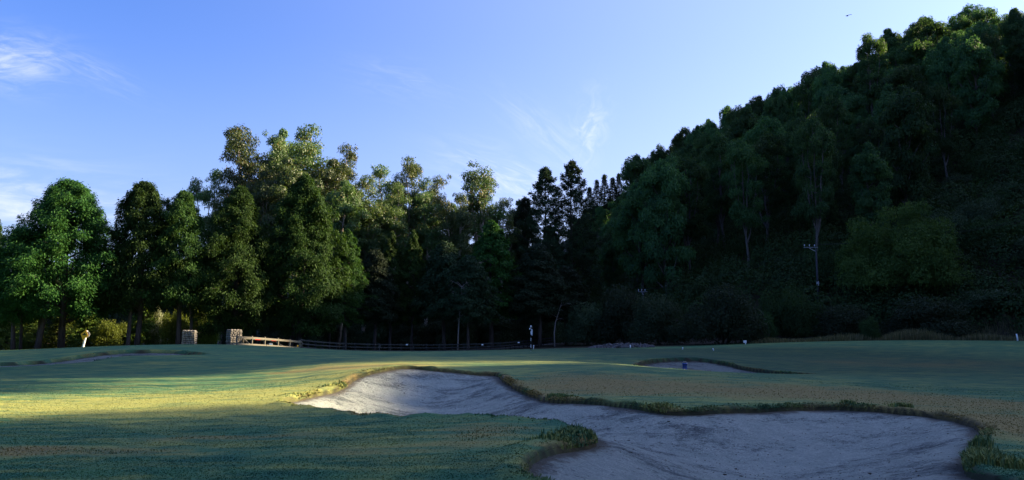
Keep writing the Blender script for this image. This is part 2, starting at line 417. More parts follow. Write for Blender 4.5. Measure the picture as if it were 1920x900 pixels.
def smooth_closed(pts, sub=10, jit=0.0, seed=1):
    P = np.asarray(pts, float); n = len(P); out = []
    for i in range(n):
        a, b, c, d = P[i - 1], P[i], P[(i + 1) % n], P[(i + 2) % n]
        for k in range(sub):
            t = k / sub
            out.append(.5 * ((2 * b) + (-a + c) * t + (2 * a - 5 * b + 4 * c - d) * t * t + (-a + 3 * b - 3 * c + d) * t ** 3))
    out = np.array(out)
    if jit:
        rs = np.random.RandomState(seed); out += rs.normal(0, jit, out.shape)
    return out
def inside_sd(xy, poly):
    """signed distance, positive inside the closed outline"""
    p = xy.reshape(-1, 2); res = np.empty(len(p))
    A = poly; B = np.roll(poly, -1, 0); AB = B - A; L2 = (AB ** 2).sum(1)
    for i in range(0, len(p), 8000):
        q = p[i:i + 8000, None]
        ap = q - A[None]
        k = np.clip((ap * AB).sum(-1) / L2, 0, 1)
        d = np.sqrt((((ap - k[..., None] * AB) ** 2).sum(-1)).min(1))
        cr = (A[None, :, 1] > q[..., 1]) != (B[None, :, 1] > q[..., 1])
        xi = A[None, :, 0] + (q[..., 1] - A[None, :, 1]) / np.where(AB[:, 1] == 0, 1e-9, AB[:, 1])[None] * AB[None, :, 0]
        ins = (cr & (q[..., 0] < xi)).sum(1) % 2 == 1
        res[i:i + 8000] = np.where(ins, d, -d)
    return res.reshape(xy.shape[:-1])
def outline(pts):
    return np.array([P3(*p)[:2] for p in pts])
B_MAIN = smooth_closed(outline([
    (530, 752, 18.5), (565, 741, 20.3), (600, 736, 21.5), (640, 722, 23.2), (660, 709, 25), (700, 694, 26), (760, 685, 27.5), (820, 689, 27.6), (880, 697, 28.2), (932, 702, 28.6),
    (946, 722, 25), (1000, 738, 22), (1040, 750, 19.6), (1130, 752, 18.5), (1210, 757, 17.6), (1260, 769, 17), (1350, 768, 17.4), (1440, 763, 18), (1560, 760, 18.5), (1700, 768, 17.5), (1790, 781, 16), (1842, 803, 14), (1835, 828, 12.6),
    (1812, 868, 10.5), (1840, 890, 9.6), (1900, 905, 8.8), (1880, 960, 7.2), (1500, 1040, 5.6), (1150, 980, 7.0), (1040, 898, 8.8), (985, 884, 9.2), (982, 868, 9.7), (1010, 855, 10.3), (1060, 842, 11), (1108, 826, 11.8), (1106, 811, 12.6), (1085, 800, 13.4), (1035, 790, 14.2),
    (960, 783, 14.6), (870, 776, 15.2), (800, 778, 15.4), (690, 782, 15.8), (640, 772, 16.6), (590, 763, 17.4)]), 8, .018, 3)
B_RIGHT = smooth_closed(outline([(1190, 682, 42), (1212, 675, 44.5), (1260, 671, 46), (1310, 672, 46.5), (1360, 679, 45.5), (1392, 687, 44), (1440, 694, 42), (1525, 702, 38.5), (1480, 704, 37.6), (1400, 699, 38.2), (1350, 697, 38.8), (1280, 692, 39.6), (1215, 687, 41)]), 8, .02, 4)
B_LEFT = smooth_closed(outline([(-160, 690, 44), (-60, 684, 46), (0, 680, 47), (83, 676, 49.5), (133, 669, 51), (177, 662, 52.3), (229, 657, 53.5), (312, 656, 54.2), (354, 659, 53), (383, 664, 50.5),
                                (333, 666, 48), (229, 667, 46), (187, 672, 44), (170, 677, 42), (100, 684, 40), (0, 689, 38.4), (-100, 694, 38)]), 8, .02, 5)
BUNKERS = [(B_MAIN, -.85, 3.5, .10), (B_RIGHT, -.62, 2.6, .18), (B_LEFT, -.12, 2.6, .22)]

def axis(lo, hi, step, far_lo, far_hi, grow):
    a = list(np.arange(lo, hi + 1e-6, step)); s = step
    while a[-1] < far_hi: s = min(s * grow, 60); a.append(a[-1] + s)
    s = step; b = []
    x = lo
    while x > far_lo: s = min(s * grow, 60); x -= s; b.append(x)
    return np.array(b[::-1] + a)
GX = axis(-10.5, 13.5, .10, -1400, 1500, 1.035)
ya = list(np.arange(7.5, 30, .10)); s_ = .10
while ya[-1] < 2200: s_ = min(s_ * (1.012 if ya[-1] < 56 else 1.06), 60); ya.append(ya[-1] + s_)
yb = []; y_ = 7.5; s_ = .1
while y_ > -400: s_ *= 1.09; y_ -= s_; yb.append(y_)
GY = np.array(yb[::-1] + ya)
XX, YY = np.meshgrid(GX, GY)
PXY = np.stack([XX, YY], -1)
Z0 = G(PXY)
def fbm(xy, sc, seed):
    rs = np.random.RandomState(seed); z = 0
    for k in range(6):
        a = rs.uniform(0, 6.28); f = sc * (1.7 ** k) * rs.uniform(.8, 1.2)
        z = z + np.sin((xy[..., 0] * math.cos(a) + xy[..., 1] * math.sin(a)) * f + rs.uniform(0, 6.28)) * .6 ** k
    return z
near = np.clip(1 - (np.hypot(XX, YY) - 20) / 60, 0, 1)
Z0 = Z0 + near * (.012 * fbm(PXY, .8, 11) + .006 * fbm(PXY, 3.1, 12))
def sstep(x): x = np.clip(x, 0, 1); return x * x * (3 - 2 * x)
ZG = Z0.copy()
SDS = []
for poly, fl, wd, lip in BUNKERS:
    sd = np.full(XX.shape, -99.)
    lo, hi = poly.min(0) - 3, poly.max(0) + 3
    m = (XX > lo[0]) & (XX < hi[0]) & (YY > lo[1]) & (YY < hi[1])
    sd[m] = inside_sd(PXY[m], poly)
    SDS.append(sd)
    sand_z = (Z0 - lip) + (fl - (Z0 - lip)) * sstep((sd + .15) / wd)
    ZG = np.where(sd > 0, Z0 + (sand_z - .3 - Z0) * sstep(sd / .16), ZG)
    # the turf swells and roughens a little along the lip
    ZG = np.where((sd <= 0) & (sd > -.9) & (poly is B_MAIN), ZG + .035 * np.exp(-((sd + .2) / .25) ** 2) * (1 + .6 * fbm(PXY, 6, 8)), ZG)
def gauss(px, py, d, rx, ry, a):
    c = P3(px, py, d)[:2]
    return a * np.exp(-(((PXY[..., 0] - c[0]) / rx) ** 2 + ((PXY[..., 1] - c[1]) / ry) ** 2))
DRY = (gauss(1250, 725, 22.5, 5, 4.5, .62) + gauss(1080, 712, 25, 2.6, 3.5, .55) + gauss(1560, 735, 22, 4, 2.6, .45) + gauss(1880, 800, 14.5, 2.0, 3.5, .8) + gauss(1900, 760, 19, 3, 4, .6)
       + gauss(1720, 680, 50, 12, 13, .6) + gauss(1550, 655, 76, 9, 4, .5) + gauss(950, 800, 13.2, 1.2, 1.2, .6) + gauss(880, 830, 11.5, 1.0, 1.2, .55) + gauss(200, 850, 11.0, 1.8, .6, .7) + gauss(430, 822, 12.6, 2.0, .7, .75) + gauss(30, 845, 11.3, .7, .5, .7) + gauss(640, 865, 10.6, 1.6, .5, .5)
       + gauss(760, 676, 34, 6, 3, .5) + gauss(400, 768, 17, 2, .8, .35) + gauss(600, 690, 33, 3, 2, .4))
DARK_TURF = np.clip(gauss(1650, 676, 50, 20, 24, 1.1) + gauss(1300, 655, 66, 12, 18, .8) + gauss(-50, 690, 38, 13, 9, .45) + gauss(900, 656, 72, 40, 9, .4), 0, 1)
sdm = np.max(np.stack(SDS), 0)
SUN_STRAW = np.clip(gauss(200, 765, 18.5, 8, 3.2, .9) + gauss(560, 735, 21, 3.5, 3.5, .8) + gauss(720, 680, 30, 4, 6, .9) + gauss(900, 672, 40, 6, 6, .8) + gauss(1250, 720, 23, 5, 4, .6) + gauss(1500, 740, 20, 5, 3, .4) + gauss(880, 830, 11.5, 1.6, 1.2, .5) + gauss(300, 840, 11.5, 3, .8, .4) + gauss(1880, 790, 15, 2.5, 3, .5), 0, 1)  # dry turf; along the sunlit band the yellow also paints in extra light
DRY = DRY + np.exp(-((sdm + .05) / .2) ** 2) * (.35 + .35 * fbm(PXY, 1.7, 41))
DRY = DRY * (1 - .9 * np.clip((np.hypot(XX, YY) - 90) / 30, 0, 1))
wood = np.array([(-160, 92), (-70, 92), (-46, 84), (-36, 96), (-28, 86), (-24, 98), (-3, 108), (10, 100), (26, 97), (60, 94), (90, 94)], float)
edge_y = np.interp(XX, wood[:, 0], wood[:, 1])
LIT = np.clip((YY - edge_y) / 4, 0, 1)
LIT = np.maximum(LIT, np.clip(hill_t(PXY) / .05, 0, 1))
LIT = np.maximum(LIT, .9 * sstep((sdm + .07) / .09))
ny, nx = XX.shape
idx = np.arange(ny * nx).reshape(ny, nx)
def grid_faces(mask=None):
    q = np.stack([idx[:-1, :-1], idx[:-1, 1:], idx[1:, 1:], idx[1:, :-1]], -1).reshape(-1, 4)
    return q if mask is None else q[mask.ravel()]
ground = link_mesh('ground', np.stack([XX, YY, ZG], -1).reshape(-1, 3), grid_faces(), M_TURF, attrs={'dry': DRY.ravel(), 'litter': LIT.ravel(), 'sun_straw': SUN_STRAW.ravel(), 'dark_turf': DARK_TURF.ravel()})
tag(ground, kind='structure')
for (poly, fl, wd, lip), sd, nm in zip(BUNKERS, SDS, ('the large', 'right', 'left')):
    sz = (Z0 - lip) + (fl - (Z0 - lip)) * sstep((sd + .15) / wd)
    rough_ = np.clip(sd / .6, 0, 1)
    inner = sd > .5
    for _ in range(160):                                # rounds off the crease along the middle of the pit
        a_ = sz.copy()
        a_[1:-1, 1:-1] = .25 * (sz[:-2, 1:-1] + sz[2:, 1:-1] + sz[1:-1, :-2] + sz[1:-1, 2:])
        sz = np.where(inner, a_, sz)
    sz = sz + rough_ * (.010 * fbm(PXY, 3.3, 21) + .010 * fbm(PXY, 9.5, 22) * np.clip(fbm(PXY, .9, 23), 0, 1))
    keep = (sd[:-1, :-1] > -.45) & (sd[1:, 1:] > -.45) & (sd[:-1, 1:] > -.45) & (sd[1:, :-1] > -.45)
    f = grid_faces(keep)
    used = np.unique(f); remap = np.zeros(ny * nx, np.int64); remap[used] = np.arange(len(used))
    V = np.stack([XX, YY, sz], -1).reshape(-1, 3)[used]
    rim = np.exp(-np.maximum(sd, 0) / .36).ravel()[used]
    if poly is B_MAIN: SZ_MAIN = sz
    tag(link_mesh('bunker_sand', V, remap[f], M_SAND if poly is B_MAIN else M_SHADESAND, attrs={'rim': rim}), kind='structure')
def ground_z(x, y):
    return float(G(np.array([[x, y]]))[0])

# ------------------------------------------------------------------ leaves, crowns, trunks
def unit(v): return v / (np.linalg.norm(v, axis=-1, keepdims=True) + 1e-9)
class Leaves:
    """leaf-sized faces gathered into one crown mesh"""
    def __init__(s): s.c, s.a, s.b, s.w, s.v = [], [], [], [], []
    def add(s, c, a, n, length, width, var):
        a = unit(a); b = unit(np.cross(n, a))
        s.c.append(c); s.a.append(a * length[:, None]); s.b.append(b * width[:, None] * .5); s.v.append(var)
    def build(s, name, mat, parent):
        c, a, b, v = (np.concatenate(k) for k in (s.c, s.a, s.b, s.v))
        n = np.cross(a, b) * .35
        p = np.stack([c, c + a * .45 + b, c + a - n * .0, c + a * .45 - b], 1)
        p[:, 2] += (np.cross(unit(a), unit(b)) * -.12 * np.linalg.norm(a, axis=1, keepdims=True))
        k = np.arange(len(c) * 4).reshape(-1, 4)
        return link_mesh(name, p.reshape(-1, 3), k, mat, parent, attrs={'var': np.repeat(v, 4)}, smooth=False)
def lobe(lv, rs, c, rad, n, ll, lw, droop=.8, hollow=.55, flat=.8, shape_noise=.7):
    """one rounded mass of foliage"""
    d = unit(rs.normal(size=(n, 3))); d[:, 2] = np.where(d[:, 2] < -.25, -d[:, 2] * rs.uniform(-.6, 1, n), d[:, 2]); d = unit(d)
    rr = rs.uniform(hollow ** 3, 1, n) ** (1 / 3) * (1 + .22 * np.sin(d[:, 0] * 5 + c[0]) * np.sin(d[:, 1] * 5 + c[2] * 3))
    p = np.asarray(c) + d * rr[:, None] * np.array([rad, rad, rad * flat])
    nrm = unit(d + rs.normal(size=(n, 3)) * shape_noise)
    a = np.array([0, 0, -droop]) + d * .5 + rs.normal(size=(n, 3)) * .6
    a = a - nrm * (a * nrm).sum(1)[:, None]
    lv.add(p, a, nrm, ll * rs.uniform(.6, 1.3, n), lw * rs.uniform(.6, 1.3, n), np.clip(rs.uniform(0, .75, n) + rs.uniform(-.15, .4), 0, 1))
def bezier(p0, p1, p2, n):
    t = np.linspace(0, 1, n)[:, None]
    return (1 - t) ** 2 * p0 + 2 * t * (1 - t) * p1 + t * t * p2

def make_gum(name, seed, H, base, spread, nl, lob, mat, per=330, ll=.5, lw=.2, bark=None, lean=.03):
    """gum tree whose crown is a billowing heap of rounded leaf masses on short limbs"""
    rs = np.random.RandomState(seed)
    root = empty(name, (0, 0, 0))
    tr, lv = MB(), Leaves()
    r0 = H * .012 + .06
    n = 12; zs = np.linspace(-.6, H * .93, n)
    wob = np.cumsum(rs.normal(0, H * lean * .25, (n, 2)), 0); wob -= wob[:1]
    axis_ = np.column_stack([wob, zs])
    tr.tube(axis_, np.linspace(r0 * 1.15, r0 * .18, n), 8)
    def trunk_at(z): return np.array([np.interp(z, zs, axis_[:, 0]), np.interp(z, zs, axis_[:, 1]), z])
    ga = rs.uniform(0, 6.28)
    for i in range(nl):
        u = (i + rs.uniform(.1, .9)) / nl
        z0 = H * (base + (.84 - base) * u ** .9)
        az = ga + i * 2.4 + rs.uniform(-.4, .4)
        prof = math.sin(math.pi * min(1, .22 + .72 * u)) ** .6
        ln = spread * prof * rs.uniform(.7, 1.15)
        rise = ln * rs.uniform(.55, 1.25) * (1.25 - .5 * u)
        a = trunk_at(z0); e = a + np.array([math.cos(az) * ln, math.sin(az) * ln, min(rise, H * .98 - z0)])
        mid_ = a + (e - a) * .5 + np.array([math.cos(az) * ln * .18, math.sin(az) * ln * .18, -rise * .12])
        br = bezier(a, mid_, e, 6)
        rb = r0 * (1 - .75 * z0 / H) * .5
        tr.tube(br, np.linspace(rb, rb * .25, 6), 6, False)
        for k in range(rs.randint(2, 4)):
            f = rs.uniform(.55, 1.02)
            q = br[min(5, int(f * 5))] + rs.normal(0, .35 * lob, 3) * (1, 1, .8)
            if k: tr.tube(bezier(br[3], (br[3] + q) / 2 + [0, 0, -.2], q, 4), np.linspace(rb * .4, rb * .12, 4), 5, False)
            s_ = lob * rs.uniform(.6, 1.15)
            lobe(lv, rs, q + [0, 0, s_ * .2], s_, int(per * (s_ / lob) ** 2), ll, lw, .7, .72, .85, .42)
    for k in range(3):
        q = trunk_at(H * (.86 + .045 * k)) + np.append(rs.normal(0, .28 * lob, 2), 0)
        s_ = lob * (1.0 - .2 * k) * rs.uniform(.8, 1.1)
        q[2] = min(q[2], H - s_ * .8)
        lobe(lv, rs, q, s_, per, ll, lw, .7, .72, .85, .42)
    tr.build('trunk', bark or M_GBARK, root, True)
    lv.build('crown', mat, root)
    root['h'] = float(np.percentile(np.concatenate(lv.c)[:, 2], 99.7))
    return root

def make_open_gum(name, seed, H, base, spread, leaders, lob, mat, per=230, ll=.42, lw=.17, twigs=7, low=.45, bark=None):
    """tall gum: a bare pale bole that divides into rising leaders, each ending in loose separate clumps of leaves"""
    rs = np.random.RandomState(seed)
    root = empty(name, (0, 0, 0))
    tr, lv = MB(), Leaves()
    r0 = H * .011 + .06
    zt = H * base; n = 8
    zs = np.linspace(-.6, zt, n); wob = np.cumsum(rs.normal(0, H * .006, (n, 2)), 0); wob -= wob[:1]
    bole = np.column_stack([wob, zs]); tr.tube(bole, np.linspace(r0 * 1.2, r0 * .8, n), 8)
    ga = rs.uniform(0, 6.28)
    for i in range(leaders):
        az = ga + i * 2 * math.pi / leaders + rs.uniform(-.5, .5)
        top = H - lob * .7 if i == 0 else H * rs.uniform(.76, .97) - lob * .5
        rr = spread * (rs.uniform(.05, .25) if i == 0 else rs.uniform(.35, .85))
        a = bole[-1] if i < 3 else bole[-2]
        e = np.array([a[0] + math.cos(az) * rr, a[1] + math.sin(az) * rr, top])
        m_ = np.array([a[0] + math.cos(az) * rr * .75, a[1] + math.sin(az) * rr * .75, a[2] + (top - a[2]) * .4])
        br = bezier(a, m_, e, 9); br[1:-1] += rs.normal(0, .16, (7, 3))
        tr.tube(br, np.linspace(r0 * .62, r0 * .13, 9), 7, False)
        lobe(lv, rs, e + [0, 0, lob * .1], lob * rs.uniform(.8, 1.1), per, ll, lw, .8, .5, .85, .55)
        for k in range(2):
            q = br[8 - k // 2] + [rs.normal(0, lob * .55), rs.normal(0, lob * .55), -lob * (.5 + .65 * k)]
            lobe(lv, rs, q, lob * rs.uniform(.6, .9), int(per * .6), ll, lw, .8, .5, .9, .55)
        for k in range(twigs):
            f = low + (1 - low) * (k + rs.uniform(0, 1)) / twigs
            j = min(7, int(f * 8)); p0 = br[j] + (br[j + 1] - br[j]) * (f * 8 - j if j < 7 else .5)
            ta = az + rs.uniform(-2.2, 2.2); ln = spread * rs.uniform(.25, .62) * (1.15 - .5 * f)
            q = p0 + [math.cos(ta) * ln, math.sin(ta) * ln, ln * rs.uniform(.1, .8)]
            q[2] = min(q[2], H - lob * .6)
            tw = bezier(p0, (p0 + q) / 2 + [math.cos(ta) * .3, math.sin(ta) * .3, -.25], q, 5)
            tr.tube(tw, np.linspace(r0 * .22, r0 * .07, 5), 5, False)
            s_ = lob * rs.uniform(.45, 1.0)
            lobe(lv, rs, q, s_, int(per * (s_ / lob) ** 2 * 1.05), ll, lw, .8, .5, .8, .55)
            if rs.uniform() < .6:
                s2 = s_ * rs.uniform(.5, .8); lobe(lv, rs, q + rs.normal(0, s_ * .75, 3), s2, int(per * (s2 / lob) ** 2), ll, lw, .8, .5, .8, .55)
    tr.build('trunk', bark or M_GBARK, root, True)
    lv.build('crown', mat, root)
    root['h'] = float(np.percentile(np.concatenate(lv.c)[:, 2], 99.7))
    return root

def make_conifer(name, seed, H, base, rad, prof, nb, per, mat, ll=.55, lw=.2, droop=.6, ragged=.25, rise=.15, stems=1, clump=.30, bark=None, top=True, flatk=.45):
    """conifer: level or slightly rising boughs hung with sprays, thick on the outside, with gaps between the boughs"""
    rs = np.random.RandomState(seed)
    root = empty(name, (0, 0, 0))
    tr, lv = MB(), Leaves()
    r0 = H * .017 + .06
    for s in range(stems):
        o = np.array([0, 0]) if s == 0 else rs.uniform(-.09, .09, 2) * rad * 4
        n = 8; zs = np.linspace(-.6, H * (.97 if s == 0 else .75), n)
        w = np.cumsum(rs.normal(0, .08, (n, 2)), 0) + o + np.outer(np.linspace(0, 1, n), -o * .6)
        tr.tube(np.column_stack([w, zs]), np.linspace(r0, .04, n) * (1 if s == 0 else .75), 7)
    g = rs.uniform(0, 6.28)
    for i in range(nb):
        t = (i + rs.uniform(0, 1)) / nb
        t = t ** .92
        z = H * (base + (1 - base) * t)
        az = g + i * 2.39996 + rs.uniform(-.3, .3)
        R_ = rad * prof(t) * (1 + rs.uniform(-ragged, ragged * .6)) * (1 + .12 * math.sin(az * 2 + seed) + .1 * math.sin(az * 3 + 7 * t))
        if R_ < .25: R_ = .25
        er = np.array([math.cos(az), math.sin(az), 0]); tg = np.array([-math.sin(az), math.cos(az), 0])
        tip = er * R_ + [0, 0, z + R_ * rise - droop * R_ * .18]
        if i % 3 == 0:
            tr.tube(bezier(np.array([0, 0, z - R_ * .1]), er * R_ * .55 + [0, 0, z + R_ * rise * .8], tip, 5), np.linspace(.02 + .012 * R_, .012, 5), 4, False)
        m = int(per * (.45 + .55 * min(1.4, R_ / rad)))
        u = rs.uniform(.25, 1, m) ** .55
        cl = clump * rad * (.55 + .45 * prof(t))
        lat = rs.normal(0, 1, m) * cl * (.35 + .65 * u) * .55
        p = er * (R_ * u)[:, None] + tg * lat[:, None]
        p[:, 2] += z + R_ * rise * u - droop * R_ * .18 * u ** 2 + rs.normal(0, cl * flatk * .5, m) - np.abs(lat) * .25 * droop
        out = unit(np.column_stack([p[:, 0], p[:, 1], np.full(m, .5 * R_)]))
        nrm = unit(out * .8 + np.array([0, 0, .7]) + rs.normal(size=(m, 3)) * .65)
        a = er * .55 + tg * (lat / (cl + .01))[:, None] * .4 + np.array([0, 0, -droop]) + rs.normal(size=(m, 3)) * .35
        a = a - nrm * (a * nrm).sum(1)[:, None] * .8
        lv.add(p, a, nrm, ll * rs.uniform(.6, 1.35, m), lw * rs.uniform(.7, 1.3, m), rs.uniform(0, 1, m))
    if top:
        m = per
        u = rs.uniform(0, 1, m)
        p = np.column_stack([rs.normal(0, .06 * rad, m) * (1 - u), rs.normal(0, .06 * rad, m) * (1 - u), H * (.94 + .065 * u)])
        lv.add(p, rs.normal(size=(m, 3)) * .6 + [0, 0, .5], rs.normal(size=(m, 3)), np.full(m, ll * .8), np.full(m, lw * .8), rs.uniform(0, 1, m))
    tr.build('trunk', bark or M_BARK, root, True)
    lv.build('crown', mat, root)
    root['h'] = float(np.percentile(np.concatenate(lv.c)[:, 2], 99.7))
    return root

def make_bush(name, seed, H, rad, nlobe, per, mat, ll=.3, lw=.13, droop=.3, lob=.38, stem=True, hollow=.5):
    rs = np.random.RandomState(seed)
    root = empty(name, (0, 0, 0))
    lv, tr = Leaves(), MB()
    for i in range(nlobe):
        d = unit(rs.normal(size=3)); d[2] = abs(d[2]) ** .8
        q = d * rs.uniform(.45, .8) * np.array([rad, rad, H * .78]); q[2] = max(q[2], H * .12)
        s_ = lob * min(rad, H) * rs.uniform(.7, 1.2)
        lobe(lv, rs, q, s_, per, ll, lw, droop, hollow)
        if i < 7: tr.tube(bezier(np.array([0, 0, -.3]), q * [.3, .3, .6], q, 5), np.linspace(.03 + .008 * H, .015, 5), 5, False)
    tr.build('stem', M_BARK, root, True)
    lv.build('foliage', mat, root)
    root['h'] = float(np.percentile(np.concatenate(lv.c)[:, 2], 99.5))
    return root

ov = lambda t: (min(1, (t + .30) / .46)) ** .7 * max(0, 1 - t) ** .5 * 1.12
pyr = lambda t: (min(1, (t + .12) / .22)) * max(0, 1 - t) ** .75 * 1.05
ovp = lambda t: (min(1, (t + .2) / .4)) ** .8 * max(0, 1 - t) ** .62 * 1.12
cone = lambda t: 1.3 * max(0, 1 - t) ** 1.25
pine_p = lambda t: (.55 + .45 * math.sin(t * 9)) * 0 + min(1, (t + .3) / .5) * max(0, 1 - t) ** .62 * 1.1

protos = {}
P_ = protos
P_['cyp_a'] = make_conifer('cypress_tree', 11, 18, .16, 6.2, ov, 330, 360, M_CYP, .30, .11, .6, .36, .3, stems=3, clump=.13, flatk=.8)
P_['cyp_b'] = make_conifer('cypress_tree', 12, 18, .22, 4.6, ov, 260, 350, M_CYP, .30, .11, .6, .36, .3, stems=2, clump=.16, flatk=.8)
P_['cyp_c'] = make_conifer('cypress_tree', 13, 17, .26, 4.2, ov, 190, 350, M_CYP, .30, .11, .7, .45, .25, stems=3, clump=.18, flatk=.8)
P_['cyp_d'] = make_conifer('cypress_tree', 14, 18, .10, 5.4, ovp, 310, 360, M_CYP, .30, .11, .65, .38, .22, stems=2, clump=.15, flatk=.8)
P_['pine_a'] = make_conifer('pine_tree', 15, 16, .24, 4.6, ovp, 170, 270, M_CYP, .34, .115, .5, .44, .05, clump=.14, flatk=.5)
P_['pine_b'] = make_conifer('pine_tree', 16, 16, .30, 4.4, ov, 280, 140, M_PINE, .40, .14, .4, .4, .1, clump=.22)
P_['dark_a'] = make_conifer('pine_tree', 17, 30, .22, 6.2, pine_p, 170, 170, M_PINE, .55, .16, -.1, .42, .45, clump=.16)
P_['dark_b'] = make_conifer('pine_tree', 18, 30, .22, 5.8, pine_p, 160, 170, M_PINE, .55, .16, -.1, .45, .5, clump=.16)
P_['spire'] = make_conifer('spruce_tree', 19, 22, .05, 5.4, cone, 130, 70, M_PINE, .6, .2, .25, .5, -.06)
P_['yellow'] = make_conifer('roadside_conifer', 20, 7, .02, 3.4, pyr, 150, 80, M_CYP2, .42, .14, .1, .45, .05, clump=.2)
P_['gum_a'] = make_open_gum('gum_tree', 31, 36, .50, 5.6, 5, 1.9, M_GUM, 400, twigs=9, low=.45)
P_['gum_b'] = make_open_gum('gum_tree', 32, 34, .48, 4.6, 4, 2.0, M_GUM, 420, twigs=10, low=.3)
P_['gum_c'] = make_open_gum('gum_tree', 33, 33, .48, 4.4, 4, 1.8, M_GUM, 390, twigs=9, low=.3)
P_['gum_d'] = make_gum('gum_tree', 34, 30, .34, 4.8, 26, 1.6, M_GUM, 430, .42, .18)
P_['gum_e'] = make_open_gum('gum_tree', 35, 33, .52, 3.2, 4, 1.7, M_GUM, 330, twigs=8, low=.35)
P_['hill_a'] = make_gum('hillside_gum', 41, 22, .16, 4.4, 28, 1.75, M_HILL, 400, .52, .24, bark=M_HBARK)
P_['hill_b'] = make_gum('hillside_gum', 42, 24, .20, 4.0, 28, 1.65, M_HILL, 400, .52, .24, bark=M_HBARK)
P_['hill_c'] = make_gum('hillside_gum', 43, 21, .12, 4.6, 30, 1.75, M_HILL, 400, .52, .24, bark=M_HBARK)
P_['hill_d'] = make_open_gum('hillside_gum', 44, 25, .30, 4.8, 5, 1.8, M_HILL, 330, .5, .22, 9, .15, bark=M_HBARK)
P_['hill_e'] = make_gum('hillside_gum', 46, 23, .445, 4.4, 20, 1.9, M_HILL, 480, .52, .24, bark=M_HBARK)
P_['bush_a'] = make_bush('bush', 51, 6, 4.6, 70, 420, M_DKBUSH, .24, .11, lob=.30)
P_['bush_b'] = make_bush('bush', 52, 6, 4.2, 40, 400, M_BUSH, .30, .13, .5)
P_['bush_c'] = make_bush('bush', 53, 6, 4.0, 44, 400, M_DKBUSH, .28, .12, .4)
P_['big'] = make_bush('spreading_tree', 54, 16, 10.5, 150, 420, M_SPREAD, .36, .15, .4, .17)
P_['pale'] = make_bush('shrub', 55, 4, 2.4, 26, 200, M_LIGHTB, .22, .09, .3)
P_['grey'] = make_bush('shrub', 56, 5, 2.6, 26, 200, M_GREYB, .22, .09, .4)
fresh = set(protos)
def place(kind, x, y, z, s, sw=None, rot=None, label=None, cat='tree', group=None, name=None):
    """the first use of a kind moves the tree that was built, every later use is a copy"""
    o = protos[kind]
    if kind in fresh: fresh.discard(kind)
    else: o = copy_tree(o)
    if name: o.name = name
    sw = s if sw is None else sw
    o.location = (x, y, z); o.scale = (sw, sw, s); o.rotation_euler = (0, 0, (x * 7.3 + y * 3.1) % 6.283 if rot is None else rot)
    tag(o, label, cat, group)
    return o
def stand(kind, px, top, d, wpx=None, r0=None, base_dz=0, **kw):
    """a tree in column px, d metres ahead, whose tip reaches row top in the photograph"""
    p = P3(px, top, d); gz = ground_z(p[0], p[1]) + base_dz
    h = p[2] - gz; s = h / protos[kind]['h']
    sw = None
    if wpx: sw = wpx / F_PX * d / 2 / r0
    return place(kind, p[0], p[1], gz, s, sw, **kw)

# left group of broad conifers
G1 = 'broad conifers along the left edge of the course'
stand('cyp_a', 133, 341, 96, 214, 5.6, rot=.4, label='broadest and tallest round-headed conifer of the left group, standing behind the yellow warning sign', group=G1)
stand('cyp_b', 272, 343, 97, 138, 4.3, rot=2., label='narrow oval conifer between the broadest left conifer and the ragged bare-trunked one', group=G1)
stand('cyp_c', 346, 360, 98, 116, 3.9, rot=4.1, label='ragged conifer with several bare dark trunks above the shaded stone pillar', group=G1)
stand('cyp_d', 452, 352, 101, 152, 4.9, rot=1.1, label='dense dark conifer with low hanging boughs right behind the sunlit stone pillar', group=G1)
stand('cyp_d', 572, 331, 105, 160, 4.9, rot=3.3, label='tall pyramid conifer behind the red-banded barrier, in front of the tall gums', group=G1)
stand('cyp_b', 42, 428, 93, 105, 4.3, rot=5.2, label='shaded dark conifer in front of the broadest conifer, close to the left picture edge', group=G1)
stand('cyp_c', -14, 400, 100, 70, 3.9, rot=.9, label='conifer cut off by the left picture edge', group=G1)
stand('cyp_a', -120, 395, 98, 160, 5.6, rot=2.9, label='broad conifer beyond the left picture edge', group=G1)
# lower row of dark conifers in the middle
G2 = 'dark conifers behind the long fence'
stand('pine_a', 652, 432, 109, 92, 4.4, label='sunlit-topped small conifer at the right foot of the tall pyramid conifer', group=G2)
stand('pine_a', 735, 436, 117, 76, 4.4, label='left one of two touching conifers with sunlit tips below the gums', group=G2)
stand('pine_a', 775, 434, 118, 70, 4.4, label='right one of two touching conifers with sunlit tips below the gums', group=G2)
stand('pine_b', 705, 470, 113, 90, 4.2, label='dark conifer with bare leaning trunk behind the fence, below two sunlit tips', group=G2)
stand('pine_b', 835, 455, 116, 110, 4.2, label='dark conifer behind the fence, left of the tallest dark mid conifer', group=G2)
stand('pine_a', 922, 416, 120, 130, 4.4, label='tallest dark pyramid conifer of the fence row, below the lone wispy gum', group=G2)
stand('pine_b', 1010, 458, 119, 110, 4.2, label='dark conifer directly behind the striped flagstick', group=G2)
stand('pine_b', 1062, 500, 122, 90, 4.2, label='low dark conifer just right of the flagstick, by the driveway', group=G2)
stand('pine_b', 880, 480, 113, 90, 4.2, label='dark conifer whose slim trunk stands by the grey dead tree', group=G2)
stand('pine_b', 620, 470, 128, 90, 4.2, label='dark shaded conifer between the pyramid conifer and the fence start', group=G2)
stand('dark_a', 1022, 316, 150, 96, 5.6, rot=1., label='left one of two tall black pines standing above the flagstick', group='two tall black pines')
stand('dark_b', 1072, 305, 152, 96, 5.4, rot=2., label='taller right one of two tall black pines above the flagstick', group='two tall black pines')
stand('dark_a', 985, 372, 158, 80, 5.6, rot=4., label='shorter black pine leaning against the left tall black pine', group='two tall black pines')
